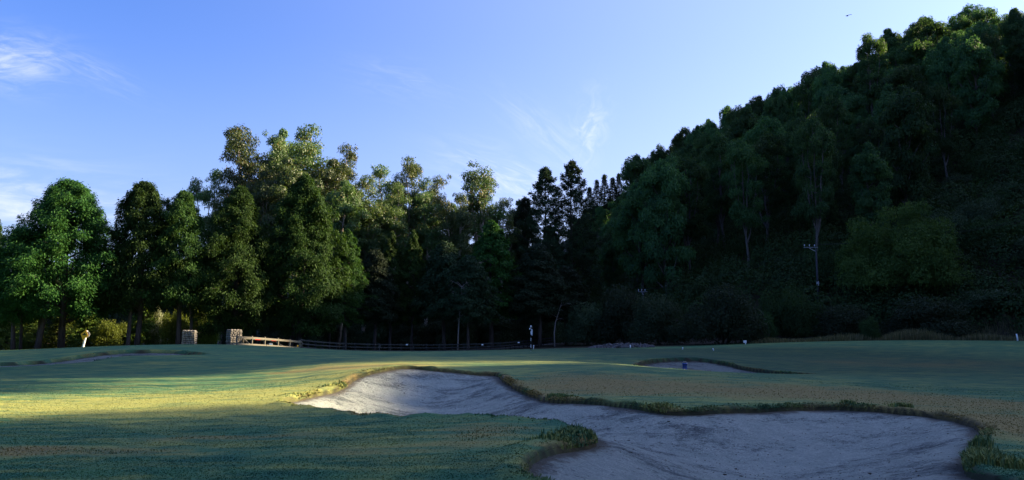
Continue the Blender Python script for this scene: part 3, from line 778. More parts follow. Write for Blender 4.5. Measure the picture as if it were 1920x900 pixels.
for k, (px, top) in enumerate(((1119, 338), (1133, 328), (1149, 334), (1160, 326), (1105, 352))):
    p = P3(px, top, 330); gz = ground_z(p[0], p[1])
    place('spire', p[0], p[1], p[2] - 22, 1.0, 1.1 + .1 * (k % 3), label='thin pointed spruce far off on the saddle right of the tall black pines', group='far spruces on the saddle')
# sunlit gums in the middle
G3 = 'tall sunlit gums behind the conifers'
gums = [('gum_a', 462, 240, 138, 118, 5.6, 'big forked gum at the left of the grove with bare pale limbs'),
        ('gum_c', 402, 318, 140, 64, 4.0, 'low gum at the left end of the grove, beside the big forked gum'),
        ('gum_c', 516, 250, 150, 62, 4.0, 'dark slender gum just right of the big forked gum'),
        ('gum_b', 582, 236, 142, 84, 4.4, 'tallest pale gum with a pointed crown above the pyramid conifer'),
        ('gum_d', 543, 246, 152, 70, 4.8, 'shaded gum between the slender dark gum and the pointed pale gum'),
        ('gum_b', 650, 274, 144, 66, 4.4, 'gum with two stacked crowns right of the pointed pale gum'),
        ('gum_d', 612, 300, 138, 84, 4.8, 'full-crowned gum below the pointed pale gum'),
        ('gum_d', 500, 322, 132, 84, 4.8, 'yellowish low gum under the big forked gum'),
        ('gum_d', 552, 300, 134, 84, 4.8, 'round-topped gum peeping over the pyramid conifer'),
        ('gum_d', 640, 342, 132, 70, 4.8, 'bright low gum above the small sunlit-topped conifer'),
        ('gum_b', 688, 330, 136, 66, 4.4, 'leafy gum right of the stacked-crown gum'),
        ('gum_b', 716, 312, 146, 70, 4.4, 'broad rounded gum in the middle of the grove'),
        ('gum_e', 770, 294, 144, 60, 3.4, 'thin open gum with a high small crown and white trunk'),
        ('gum_b', 745, 345, 138, 66, 4.4, 'mid-height gum under the thin open gum'),
        ('gum_b', 800, 335, 142, 60, 4.4, 'gum right of the thin open gum, with glinting leaves'),
        ('gum_c', 826, 330, 148, 56, 4.0, 'narrow gum next to the gap before the lone wispy gum'),
        ('gum_c', 858, 362, 140, 60, 4.0, 'low gum at the left foot of the lone wispy gum'),
        ('gum_e', 895, 309, 146, 78, 3.4, 'lone wispy gum with sky between its limbs'),
        ('gum_c', 915, 360, 150, 60, 4.0, 'low gum at the right foot of the lone wispy gum'),
        ('gum_c', 945, 372, 154, 56, 4.0, 'small gum between the wispy gum and the black pines'),
        ('gum_d', 968, 378, 160, 50, 4.8, 'last dark gum touching the left black pine'),
        ('gum_c', 424, 345, 136, 70, 4.0, 'low leafy gum below the left limbs of the forked gum'),
        ('gum_d', 672, 366, 150, 84, 4.8, 'dense gum filling the dip right of the stacked-crown gum'),
        ('gum_d', 760, 376, 152, 84, 4.8, 'dense gum under the high small crown with the white trunk'),
        ('gum_d', 838, 384, 154, 80, 4.8, 'dense gum filling the dip left of the lone wispy gum')]
for k, (kd, px, top, d, w_, r_, lb) in enumerate(gums):
    stand(kd, px, top, d, w_ * (1.0 if 'wispy' in lb or 'open' in lb or 'forked' in lb else 1.25), r_, rot=k * 1.7, label=lb, group=G3)
# deeper wood that closes the view behind the gums and left conifers
rs = np.random.RandomState(5)
G4 = 'trees deep in the wood behind the gums'
for k in range(30):
    px = -140 + k * 40 + rs.uniform(-12, 12); d = rs.uniform(160, 190)
    top = np.interp(px, [-140, 330, 420, 680, 960, 1060], [520, 505, 420, 425, 430, 440]) + rs.uniform(-14, 22)
    stand(('gum_d', 'pine_b', 'pine_a')[k % 3], px, top, d, 90, (4.8, 4.2, 4.4)[k % 3], label='tree deep in the shaded wood behind the front row of gums and conifers', group=G4)
for k in range(26):
    px = 520 + k * 22 + rs.uniform(-8, 8); d = rs.uniform(124, 150)
    stand('bush_c', px, rs.uniform(560, 610), d, rs.uniform(60, 100), 4.0, label='dark understorey shrub between the conifer trunks in the deep shade', cat='shrub', group='understorey shrubs')
for k in range(26):
    px = -120 + k * 27 + rs.uniform(-8, 8); d = rs.uniform(134, 158)
    stand(('pine_b', 'bush_c')[k % 2], px, rs.uniform(500, 560), d, rs.uniform(70, 100), (4.2, 4.0)[k % 2], label='tree deep in the shaded wood behind the front row of gums and conifers', group=G4)
# sunlit roadside plants seen between the left trunks
G5 = 'sunlit plants between the left trunks'
for k, (kd, px, top, d, w_, r_, lb) in enumerate([
        ('yellow', 120, 580, 112, 80, 3.2, 'yellow-green conifer behind the trunks left of the warning sign'), ('yellow', 170, 585, 108, 90, 3.2, 'yellow-green conifer right behind the warning sign'),
        ('pale', 205, 602, 106, 60, 2.4, 'bright green shrub right of the warning sign'), ('yellow', 66, 575, 115, 70, 3.2, 'yellow-green conifer near the left edge trunks'),
        ('grey', 296, 575, 110, 48, 2.6, 'pale grey-green shrub between two groups of left trunks'), ('yellow', 372, 545, 112, 60, 3.2, 'yellow-green conifer behind the shaded stone pillar'),
        ('pale', 232, 605, 108, 56, 2.4, 'bright shrub just left of the narrow oval conifer trunks'), ('pale', 330, 585, 106, 60, 2.4, 'bright shrub behind the ragged conifer trunks'),
        ('yellow', 280, 560, 110, 80, 3.2, 'tall yellow-green conifer in the gap between left trunks'), ('pale', 395, 600, 108, 40, 2.4, 'bright shrub between the two stone pillars'),
        ('yellow', 15, 590, 120, 70, 3.2, 'yellow-green conifer at the left picture edge'), ('pale', 345, 610, 105, 44, 2.4, 'bright low shrub left of the shaded stone pillar')]):
    stand(kd, px, top, d, w_, r_, label=lb, cat='shrub', group=G5)

# ------------------------------------------------------------------ wooded hill on the right
U_E = np.array([math.sin(SUN_AZ), math.cos(SUN_AZ)]); S_E = np.array([-U_E[1], U_E[0]]); TAN = math.tan(SUN_EL)
# how high (m above the lawn, measured above the place lit) the ridge line may stand for each line of sunlight: rows of
# the photograph that the sun reaches, as picture column, row, distance
SUNLIT = [(700, 690, 26), (760, 681, 29), (660, 702, 26), (600, 728, 22.5), (640, 715, 24), (560, 735, 21.5), (500, 745, 20), (600, 754, 20.3), (580, 756, 19.5), (660, 766, 20.6), (720, 766, 22.0), (690, 757, 22.2), (765, 768, 22.6), (500, 762, 17.5),
          (420, 740, 22.5), (300, 742, 22.3), (200, 745, 21.5), (0, 747, 21), (0, 775, 16.8), (200, 779, 16.3), (660, 768, 20.5), (300, 783, 15.9), (400, 782, 15.9), (500, 775, 16.2),
          
          (448, 645, 79), (500, 648, 81), (158, 640, 82), (120, 615, 110), (200, 620, 108), (300, 600, 110), (370, 610, 110), (200, 540, 96), (310, 520, 97), (390, 500, 98), (20, 663, 60),
          (510, 560, 101), (635, 450, 112), (680, 465, 115), (745, 440, 117), (790, 445, 118), (590, 420, 140), (700, 400, 138), (800, 400, 142), (895, 345, 146), (1030, 345, 150), (660, 360, 135)]
LITP = np.array([P3(*p) for p in SUNLIT])
L_s, L_u, L_z = LITP[:, :2] @ S_E, LITP[:, :2] @ U_E, LITP[:, 2] - np.where(LITP[:, 1] > 70, 3.0, 0)
L_far = np.where(LITP[:, 1] > 70, 1.5, 1.0)
def cap_height(x, y, rad):
    s, u = np.array([x, y]) @ S_E, np.array([x, y]) @ U_E
    m = (L_s - s < rad * 1.55 * L_far) & (s - L_s < rad * .9 * L_far ** 2)
    return (L_z + (u - L_u) * TAN)[m].min() if m.any() else 1e9
rs = np.random.RandomState(77)
G6 = 'gums of the dense forest on the right hillside'
kinds = ['hill_a', 'hill_b', 'hill_c', 'hill_d']
kr = {'hill_a': 4.9, 'hill_b': 4.8, 'hill_c': 5.2, 'hill_d': 5.0}
spots = []
def free(x, y, dmin):
    return all((x - a) ** 2 + (y - b) ** 2 > dmin * dmin for a, b in spots)
tries = 0
while tries < 9000:
    tries += 1
    y = rs.uniform(110, 440); x = rs.uniform(-10, 190)
    t = float(hill_t(np.array([x, y])))
    px = 960 + x / y * F_PX
    if t < .10 or t > 1.14 or px < 1075 or px > 2010: continue
    tmin = np.interp(px, [1100, 1300, 1500, 1620, 1720, 1800, 1960], [.06, .09, .11, .16, .28, .48, .74])
    if t < tmin: continue
    if free(x, y, (6.5 if t > .86 else 6.6 + y * .008) if y < 320 else 11.0): spots.append((x, y))
n_in = len(spots); n_hill = 0
for (x, y) in spots:
    px_ = 960 + x / y * F_PX
    kd = ('hill_a', 'hill_b', 'hill_c', 'hill_d', 'hill_d')[rs.randint(5)]; t = float(hill_t(np.array([x, y]))); gz = ground_z(x, y) - .4
    H = (rs.uniform(17, 25) if px_ < 1640 else rs.uniform(18, 26.5)) if t > .8 else rs.uniform(20, 29)
    if y > 380: H *= .85
    H = min(H, cap_height(x, y, 5.0) - gz + (3.5 if 1780 < px_ < 1960 else 0))
    if 960 + x / y * F_PX < 1195: H = min(H, 15)
    if H < 5: continue
    s = H / protos[kd]['h']
    w_ = max(min(s, 1.1), .62) * (rs.uniform(.8, 1.1) if t > .8 else rs.uniform(.62, .9))
    n_hill += 1
    if n_hill <= 298: place(kd, x, y, gz, s, w_, label='billowy dark green gum in the dense forest covering the shaded right hillside', group=G6)
# the same ridge goes on outside the picture; its trees shade the course
spots2 = []
tries = 0
while tries < 6000:
    tries += 1
    y = rs.uniform(-10, 190); x = rs.uniform(90, 190)
    t = float(hill_t(np.array([x, y]))); px = 960 + x / max(y, 1) * F_PX
    if t < .80 or t > 1.10 or px < 2010 and y > 0: continue
    if all((x - a) ** 2 + (y - b) ** 2 > 5.0 ** 2 for a, b in spots2): spots2.append((x, y))
for (x, y) in spots2:
    kd = kinds[rs.randint(3)]; gz = ground_z(x, y) - .4
    sl = float(np.array([x, y]) @ S_E)
    if 29.5 < sl < 42: continue                          # see the bare-boled gums below
    H = min(rs.uniform(24, 29), cap_height(x, y, 3.6) - gz)
    if H < 4: continue
    s = H / protos[kd]['h']
    place(kd, x, y, gz, s, max(.8, s) if H > 12 else s, name='ridge_gum', label='gum on the same wooded ridge beyond the right picture edge', group='gums on the ridge outside the picture')
for yy in np.arange(30, 130, 2.2):                       # here the sun slips in under the crowns of bare-boled gums
    xx = np.interp(yy, RIDGE[:, 1], RIDGE[:, 0]) - rs.uniform(.5, 3)
    if 29 < np.array([xx, yy]) @ S_E < 42.5:
        place('hill_e', xx, yy, ground_z(xx, yy) - .4, rs.uniform(.97, 1.06), 1.0, name='ridge_gum', label='gum on the same wooded ridge beyond the right picture edge', group='gums on the ridge outside the picture')
print('hill gums', n_in, 'ridge gums', len(spots2))

# thicket that covers the lower hill: nobody could count it
rs = np.random.RandomState(91)
lv = Leaves(); c_ = 0
for k in range(5200):
    y = rs.uniform(96, 300); x = rs.uniform(5, 160)
    px = 960 + x / y * F_PX
    if px < 1090 or px > 2050: continue
    t = float(hill_t(np.array([x, y])))
    tmax = np.interp(px, [1100, 1400, 1600, 1700, 1800, 1960], [.5, .6, .75, .9, 1.0, 1.06])
    if t < .02 or t > tmax: continue
    z = ground_z(x, y)
    s_ = rs.uniform(1.5, 4.8)
    lobe(lv, rs, (x, y, z + s_ * rs.uniform(.0, .5)), s_, int(52 * s_ * s_) + 60, .42, .22, .4, .85, .95, .28)
    c_ += 1
    if c_ > 1300: break
M_CREEP = leaf_mat('creeper_leaf', (.016, .036, .012), (.046, .086, .026), .25)
tag(lv.build('hillside_thicket', M_CREEP, None), 'dark tangled scrub and creeper covering the lower right hillside', 'thicket', kind='stuff')

# bushes at the foot of the hill
G7 = 'bushes along the foot of the hill'
for k, (kd, px, top, d, w_, r_, lb) in enumerate([
        ('bush_a', 1352, 540, 101, 172, 4.6, 'big smooth round dark bush left of the white box on a post'),
        ('bush_c', 1232, 556, 108, 110, 4.0, 'dark bush touching the left side of the big round bush'),
        ('bush_c', 1168, 540, 116, 110, 4.0, 'tall dark bush just left of the far power pole at the foot of the hill'),
        ('bush_c', 1100, 572, 118, 100, 4.0, 'dark bush at the left end of the bush row, beside the driveway'),
        ('bush_b', 1462, 536, 110, 104, 4.2, 'lighter green bush right of the big round bush'),
        ('bush_b', 1420, 590, 106, 70, 4.2, 'low bush behind the white box on a post'),
        ('bush_b', 1512, 560, 106, 90, 4.2, 'low bush in front of the near power pole foot'),
        ('bush_c', 1580, 575, 103, 120, 4.0, 'dark low bush under the left side of the spreading tree'),
        ('bush_b', 1628, 596, 98, 40, 4.2, 'small light green bush in the tall dry grass'),
        ('bush_c', 1740, 560, 104, 170, 4.0, 'dark bush under the right side of the spreading tree'),
        ('bush_c', 1860, 545, 106, 150, 4.0, 'dark bush above the rightmost white post'),
        ('bush_c', 1960, 540, 106, 150, 4.0, 'dark bush cut off by the right picture edge'),
        ('bush_b', 1545, 470, 124, 90, 4.2, 'green bush hiding the middle of the near power pole'),
        ('bush_b', 1820, 430, 132, 150, 4.2, 'leafy creeper-covered bush on the slope above the right posts'),
        ('bush_b', 1900, 380, 140, 150, 4.2, 'creeper-covered bush high on the right slope')]):
    stand(kd, px, top, d, w_, r_, label=lb, cat='bush', group=G7)
rs = np.random.RandomState(64)
n_b = 0
while n_b < 34:
    x, y = rs.uniform(60, 120), rs.uniform(105, 190); t = float(hill_t(np.array([x, y]))); px = 960 + x / y * F_PX
    if 1640 < px < 1960 and .12 < t < .9:
        s = rs.uniform(.6, 1.25); n_b += 1
        place(('bush_b', 'bush_c')[n_b % 2], x, y, ground_z(x, y) - .5, s, s * rs.uniform(.7, 1.1), label='rounded bush standing out of the creeper on the right slope', cat='bush', group='bushes scattered over the right slope')
G8 = 'unseen tree belt added to dim the sky light'  # unseen trees added to cut sky light and deepen the shade
for k in range(44):
    x, y = -95 + k * 4.0 + rs.uniform(-1.5, 1.5), -16 - (k % 2) * 9 + rs.uniform(-2, 2)
    if x > 60: continue
    place(('cyp_a', 'gum_d', 'cyp_d', 'cyp_b')[k % 4], x, y, ground_z(x, y) - .2, rs.uniform(.8, 1.0) / (1 if k % 4 != 1 else 1.5), 1.1, label='unseen tall tree added behind the viewer to block sky light', group=G8)
for k in range(16):
    x, y = -52 - rs.uniform(0, 10), -10 + k * 5.0
    place(('cyp_a', 'cyp_d', 'cyp_b')[k % 3], x, y, ground_z(x, y) - .2, rs.uniform(1.1, 1.4), 1.0, label='unseen tall tree added left of the picture to block sky light', group=G8) if x < -.72 * y - 9 else None
stand('big', 1680, 392, 116, 290, 11.3, rot=.5, label='large spreading leafy tree right of the near power pole', cat='tree')

# ------------------------------------------------------------------ driveway, walls, gate, fences
M_ROAD = plain_mat('driveway_seal', (.10, .10, .105), .9, .2, 2)
M_GRAVEL = plain_mat('gravel', (.12, .105, .10), .95, .4, 9)
M_STONE = plain_mat('field_stone', (.20, .18, .145), .9, .4, 5)
M_MORTAR = plain_mat('dark_mortar', (.05, .046, .04), .95)
M_WOODP = plain_mat('weathered_timber', (.13, .115, .085), .85, .3, 14)
M_DKWOOD = plain_mat('dark_stained_timber', (.018, .022, .022), .85, .3, 14)
M_WHITE = plain_mat('white_paint', (.78, .78, .76), .5, .06, 9)
M_BLACK = plain_mat('black_paint', (.012, .012, .013), .5, .1)
M_RED = plain_mat('red_band', (.62, .035, .02), .45, .1)
M_YEL = plain_mat('yellow_sign_face', (.62, .33, .015), .5, .08)
M_BLUE = plain_mat('blue_plastic', (.014, .07, .34), .4, .1)
M_STEEL = plain_mat('galvanised_steel', (.42, .43, .45), .5, .12, 8, .3)
M_CONC = plain_mat('pale_concrete', (.16, .165, .17), .85, .15, 5)
M_POLEW = plain_mat('grey_pole_timber', (.035, .036, .04), .9, .2, 8)

def ribbon(name, line, width, mat, dz=.02, sub=8):
    P = np.array(line, float); t = np.linspace(0, len(P) - 1, (len(P) - 1) * sub + 1)
    C = np.column_stack([np.interp(t, range(len(P)), P[:, 0]), np.interp(t, range(len(P)), P[:, 1])])
    T = unit(np.gradient(C, axis=0)); Nn = np.column_stack([-T[:, 1], T[:, 0]])
    k = np.linspace(-.5, .5, 7)
    X = C[:, None] + Nn[:, None] * (k * width)[None, :, None]
    Z = G(X) + dz + .06 * (1 - (2 * k) ** 2)[None]
    n, m = Z.shape; i = np.arange(n * m).reshape(n, m)
    q = np.stack([i[:-1, :-1], i[:-1, 1:], i[1:, 1:], i[1:, :-1]], -1).reshape(-1, 4)
    return tag(link_mesh(name, np.concatenate([X, Z[..., None]], -1).reshape(-1, 3), q, mat), kind='structure')
ribbon('driveway', [P3(850, 656, 114)[:2], P3(960, 652, 119)[:2], P3(1010, 647, 127)[:2], P3(1060, 642, 136)[:2], P3(1090, 640, 150)[:2]], 4.0, M_ROAD, .05)
rs = np.random.RandomState(3)
mb = MB()
a_, b_ = P3(1105, 650, 101), P3(1225, 653, 99)
for k in range(420):
    u = rs.uniform(0, 1); p = a_ + (b_ - a_) * u; w_ = math.sin(math.pi * min(.98, max(.02, u))) ** .5
    x, y = p[0], p[1] + rs.uniform(-1.6, 1.6)
    h = .55 * w_ * (1 - ((y - p[1]) / 1.7) ** 2)
    mb.box((x, y, ground_z(x, y) + h * rs.uniform(.3, 1)), rs.uniform(.12, .34, 3), rs.uniform(0, 3), .04)
tag(mb.build('gravel_heap', M_GRAVEL), 'low grey bank of loose stones in front of the dark bushes', 'gravel', kind='stuff')

def pillar(name, px, d, w, h, rz, label):
    p = P3(px, 640, d); z = ground_z(p[0], p[1])
    root = empty(name, (p[0], p[1], z), rz)
    core = MB(); core.box((0, 0, h / 2 - .15), (w - .14, w - .14, h + .2), 0, .03); core.build('core', M_MORTAR, root)
    mb = MB(); rs = np.random.RandomState(int(px))
    for f in range(4):
        a = f * math.pi / 2; zc = 0
        while zc < h - .04:
            rh = min(rs.uniform(.13, .26), h - zc); xc = -w / 2
            while xc < w / 2 - .03:
                sw_ = min(rs.uniform(.14, .38), w / 2 - xc)
                lx, lz = xc + sw_ / 2, zc + rh / 2
                dep = rs.uniform(.10, .17)
                c = np.array([lx, -(w / 2 - .05) - rs.uniform(-.01, .035), lz])
                cx = np.array([c[0] * math.cos(a) - c[1] * math.sin(a), c[0] * math.sin(a) + c[1] * math.cos(a), c[2]])
                mb.box(cx, (sw_ - .03, dep, rh - .03), a + rs.uniform(-.07, .07), .045)
                xc += sw_
            zc += rh
    for i in range(4):
        for j in range(4):
            mb.box(((i - 1.5) * w / 4, (j - 1.5) * w / 4, h + .01 + rs.uniform(0, .05)), (w / 4 - .02, w / 4 - .02, .14), rs.uniform(-.1, .1), .04)
    mb.build('stonework', M_STONE, root)
    tag(root, label, 'pillar', 'stone pillars at the entrance')
    return root
PA = pillar('stone_pillar', 438.5, 79, 1.12, 1.44, R(-50), 'stacked stone gate pillar lit by the sun, at the left end of the red-banded barrier')
pillar('stone_pillar', 355, 84, 1.25, 1.5, R(12), 'stacked stone gate pillar standing in shade left of the sunlit one')

# barrier: a long top pole with red bands on raking braces
def zrow(px, py, d): return P3(px, py, d)
g0, g1 = P3(455, 634.5, 79.5), P3(566, 641.5, 86)
root = empty('barrier_gate', (g0[0], g0[1], ground_z(g0[0], g0[1])))
Oc = np.array(root.location)
def bar(mb, a, b, w, h):
    """a squared timber from a to b"""
    a, b = np.asarray(a, float), np.asarray(b, float); d = b - a; ln = np.linalg.norm(d); x = d / ln
    y = unit(np.cross([0, 0, 1.], x)) if abs(x[2]) < .98 else np.array([0, 1., 0]); z = np.cross(x, y)
    mb.box((a + b) / 2, (ln, w, h), 0, min(w, h) * .12, np.column_stack([x, y, z]))
mb = MB(); mb.tube([g0 - Oc, (g0 + g1) / 2 - Oc, g1 - Oc], .075, 8); mb.build('pole', M_WOODP, root)
for u in (.235, .50, .765):
    c0, c1 = g0 + (g1 - g0) * (u - .042) - Oc, g0 + (g1 - g0) * (u + .042) - Oc
    mb = MB(); mb.tube([c0, c1], .081, 8); mb.build('red_band', M_RED, root)
def brace(px0, py0, px1, py1, d):
    mb = MB(); bar(mb, P3(px0, py0, d) - Oc, P3(px1, py1, d) - Oc, .09, .13); mb.build('brace', M_WOODP, root)
brace(457, 635, 467, 645, 79.6); brace(515, 640, 535, 652, 83.2); brace(512, 640, 498, 648, 82.8)
mb = MB(); p = P3(456, 634, 79.4); mb.box((p[0] - Oc[0], p[1] - Oc[1], (p[2] - Oc[2]) / 2 - .1), (.14, .14, p[2] - Oc[2] + .3), .3, .015); mb.build('post', M_WOODP, root)
mb = MB(); p = P3(566, 641, 86.2); zb = ground_z(p[0], p[1]); mb.box((p[0] - Oc[0], p[1] - Oc[1], (p[2] + zb - .3) / 2 - Oc[2]), (.14, .14, p[2] - zb + .35), .3, .015); mb.build('post', M_WOODP, root)
tag(root, 'timber barrier with a sloping top pole with three red bands beside the stone pillar', 'gate')

def rail_fence(name, pts, h, rails, post_w, mat, label, spacing=None, rail_h=.15, group=None, stations=None):
    """posts and rails along a line of ground points"""
    P = np.array(pts, float)
    if spacing:
        seg = np.hypot(*np.diff(P[:, :2], axis=0).T); cum = np.concatenate([[0], np.cumsum(seg)])
        st = np.arange(0, cum[-1] + .01, spacing)
        P = np.column_stack([np.interp(st, cum, P[:, 0]), np.interp(st, cum, P[:, 1])])
    z = np.array([ground_z(x, y) for x, y in P[:, :2]])
    o = empty(name, (P[0, 0], P[0, 1], z[0])); O = np.array(o.location)
    for (x, y), zz in zip(P[:, :2], z):
        mb = MB(); mb.box((x - O[0], y - O[1], zz - O[2] + h / 2 - .15), (post_w, post_w, h + .3), 0, .012); mb.build('post', mat, o)
    for r in rails:
        for i in range(len(P) - 1):
            mb = MB()
            e = unit(np.append(P[i + 1, :2] - P[i, :2], 0)); off = np.array([e[1], -e[0], 0]) * (post_w / 2 + .022)
            bar(mb, np.array([P[i, 0], P[i, 1], z[i] + r]) - O + off, np.array([P[i + 1, 0], P[i + 1, 1], z[i + 1] + r]) - O + off, .04, rail_h)
            mb.build('rail', mat, o)
    return tag(o, label, 'fence', group)
rail_fence('rail_fence', [P3(c, 645, d) for c, d in ((444, 77.6), (472, 79.2), (496, 80.8), (521, 82.4), (543, 84), (562, 85.5))], .98, (.78, .12), .15, M_WOODP,
           'low pale timber fence with wide rails under the red-banded barrier', rail_h=.19)
rail_fence('post_and_rail_fence', [P3(563, 650, 86), P3(640, 650, 96), P3(760, 652, 103), P3(940, 652, 109), P3(1000, 648, 121), P3(1043, 644, 131)], 1.15, (1.0, .62, .25), .12, M_DKWOOD,
           'long dark post and rail fence along the foot of the shaded conifers', spacing=1.75, rail_h=.13)
mb = MB(); p = P3(648, 633, 96); zb = ground_z(p[0], p[1]); mb.box((p[0], p[1], (p[2] + zb) / 2 - .1), (.13, .13, p[2] - zb + .3), 0, .015)
tag(mb.build('timber_post', M_DKWOOD), 'tall dark post standing above the left part of the long fence', 'post')

# small plates, markers and posts round the course
def plate(name, px, py, d, w, h, mat, label, cat, group=None, rz=0, t=.03):
    p = P3(px, py, d); mb = MB(); mb.box(p, (w, t, h), rz, .008)
    return tag(mb.build(name, mat), label, cat, group)
plate('notice_plate', 508, 645.5, 81.0, .32, .15, M_WHITE, 'small white plate on the pale fence under the barrier', 'plate', rz=.3)
plate('notice_plate', 558, 648.5, 84.3, .14, .16, M_YEL, 'small yellow tag near the right end of the barrier', 'tag', rz=.3)
for px, py, d, lb in ((763, 646.2, 102.5, 'small white plate on the long dark fence below the pair of touching conifers'), (904.5, 646.4, 107.2, 'small white plate on the long dark fence below the lone wispy gum'), (972.5, 642.3, 112, 'small white plate on the long dark fence just left of the flagstick')):
    plate('fence_marker', px, py, d, .26, .16, M_WHITE, lb, 'plate', 'white plates on the long fence')

def marker(name, px, top, bot, d, w, mat, label, group=None, lean=0.0, head=None, cat='marker post'):
    p = P3(px, top, d); b = P3(px, bot, d); z = min(ground_z(b[0], b[1]), b[2])
    o = empty(name, (b[0], b[1], z))
    mb = MB(); mb.tube([(lean * -.2, 0, -.2), (0, 0, (p[2] - z) * .5), (lean * .5, 0, p[2] - z)], w / 2, 8); mb.build('post', mat, o, True)
    if head:
        hw, hh, hx = head; mb = MB(); mb.box((lean * .5 + hx, -.04, p[2] - z - hh / 2 + .01), (hw, .10, hh), 0, .015); mb.build('head', mat, o)
    return tag(o, label, cat, group)
GM = 'white marker posts round the hole'
marker('marker_post', 1908, 626, 641, 96, .17, M_WHITE, 'stout white post near the right picture edge in front of dry grass', GM, -.15)
marker('marker_post', 1280, 651, 657, 70, .08, M_WHITE, 'thin white peg on the mown rise in front of the big round bush', GM, .02)
marker('marker_post', 1338, 653, 659, 68, .08, M_WHITE, 'thin white peg with a small bent top right of the other peg', GM, -.12)
marker('marker_post', 1182, 646.5, 656, 97, .12, M_WHITE, 'white post in front of the grey stone bank', GM)
marker('marker_post', 1149, 651, 655, 97, .12, M_CONC, 'short dull post left of the white post by the stone bank', GM)
marker('marker_post', 1000.5, 647, 653.5, 100, .09, M_WHITE, 'small white peg right behind the striped flagstick', GM)
marker('box_on_post', 1398, 638.5, 648, 95, .13, M_WHITE, 'white box on a short post left of the tall dry grass', None, .06, (.36, .28, -.10), 'post box')
marker('marker_ball', 711.5, 648, 653, 101, .1, M_CONC, 'pale round-topped peg by a leaning trunk at the long fence', None, 0, (.22, .22, 0), 'marker post')
# blue tub lying in the right bunker
p = P3(1284, 687, 42.8); zs_ = p[2] - .17
o = empty('litter_tub', (p[0], p[1], zs_))
mb = MB(); prof = [(0, .0), (.095, 0), (.105, .03), (.125, .30), (.138, .30), (.138, .335), (.112, .335), (.10, .05), (0, .05)]
th = np.arange(14) / 14 * 2 * np.pi
v = np.array([[r * math.cos(a), r * math.sin(a), z] for r, z in prof for a in th]); m_ = len(prof)
mb.add(v, [[i * 14 + j, i * 14 + (j + 1) % 14, (i + 1) * 14 + (j + 1) % 14, (i + 1) * 14 + j] for i in range(m_ - 1) for j in range(14)]); mb.build('tub', M_BLUE, o, True)
mb = MB(); mb.tube([(.135 * math.cos(a), .02 * math.sin(a * 2), .31 + .12 * math.sin(a)) for a in np.linspace(0, math.pi, 9)], .006, 5); mb.build('handle', M_STEEL, o, True)
tag(o, 'small bright blue tub sitting in the right sand bunker', 'tub')

# flagstick
p = P3(995.5, 659.5, 65); z0 = ground_z(p[0], p[1]); ft = P3(995.5, 612, 65)[2] - z0
o = empty('golf_flagstick', (p[0], p[1], z0))
bands = 7; hb = (ft - .12) / bands
for k in range(bands):
    mb = MB(); mb.tube([(0, 0, (k * hb if k else -.15)), (0, 0, (k + 1) * hb)], .022, 8)
    mb.build('black_band' if k % 2 == 0 else 'white_band', M_BLACK if k % 2 == 0 else M_WHITE, o)
mb = MB(); th = np.linspace(0, math.pi, 6)
mb.tube([(0, 0, ft - .10), (0, 0, ft - .07), (0, 0, ft), (0, 0, ft + .05), (0, 0, ft + .075)], [.02, .05, .062, .045, .01], 8); mb.build('knob', M_WHITE, o, True)
nu, nv = 9, 12; vv = []
for i in range(nv):
    t = i / (nv - 1)
    for j in range(nu):
        u = j / (nu - 1)
        vv.append((.02 + u * (.16 - .07 * t) * math.cos(.6 * math.sin(5 * u + 2 * t)), .05 * math.sin(9 * u + 2.5 * t) * (u + .1), ft - .16 - .47 * t - .13 * u))
vv = np.array(vv); vb = vv + [0, .006, 0]; k_ = np.arange(nu * nv).reshape(nv, nu)
q = np.stack([k_[:-1, :-1], k_[:-1, 1:], k_[1:, 1:], k_[1:, :-1]], -1).reshape(-1, 4)
mb = MB(); mb.add(vv, q); mb.add(vb, q[:, ::-1]); mb.build('flag', M_WHITE, o, True)
mb = MB(); mb.tube([(-.10, -.01, ft - .26), (-.08, -.01, ft - .19), (-.08, -.01, ft - .12)], [.03, .06, .02], 7); mb.build('flag_corner', M_WHITE, o, True)
mb = MB(); mb.tube([(0, 0, .004), (0, 0, .012)], .056, 14); mb.build('cup_ring', M_WHITE, o)
tag(o, 'black and white banded golf flagstick with a limp white flag on the green', 'flagstick')

# warning sign
p = P3(155, 650.5, 82); z0 = ground_z(p[0], p[1]); top = P3(163, 620, 82) - np.array([p[0], p[1], z0])
o = empty('warning_sign', (p[0], p[1], z0))
mb = MB(); bar(mb, (-.05, 0, -.3), (top[0], .05, top[2]), .16, .16); mb.build('post', M_WHITE, o)
c = P3(158.7, 628, 81.8) - np.array([p[0], p[1], z0]); tl = R(14); hd = .40
def diamond(hw, t, y):
    a = np.array([(0, 0, hw * 1.32), (hw, 0, 0), (0, 0, -hw * 1.32), (-hw, 0, 0)])
    a = np.stack([a[:, 0] * math.cos(tl) + a[:, 2] * math.sin(tl), a[:, 1], a[:, 2] * math.cos(tl) - a[:, 0] * math.sin(tl)], 1)
    return np.vstack([a + c + [0, y, 0], a + c + [0, y + t, 0]])
DQ = [[0, 1, 2, 3], [7, 6, 5, 4], [0, 4, 5, 1], [1, 5, 6, 2], [2, 6, 7, 3], [3, 7, 4, 0]]
mb = MB(); mb.add(diamond(hd, .02, -.06), [q[::-1] for q in DQ]); mb.build('sign_face', M_YEL, o)
mb = MB(); mb.tube([c + [.17, .04, .05], c + [.17, .07, .05]], .33, 20); mb.build('rear_disc', M_STEEL, o)
hump = [(-.235, -.045), (.235, -.045), (.225, .0), (.15, .035), (.09, .09), (.055, .16), (0, .20), (-.055, .16), (-.09, .09), (-.15, .035), (-.225, .0)]
hv = np.array([(x, -.066, z + .02) for x, z in hump] + [(x, -.062, z + .02) for x, z in hump]) + c
nh = len(hump)
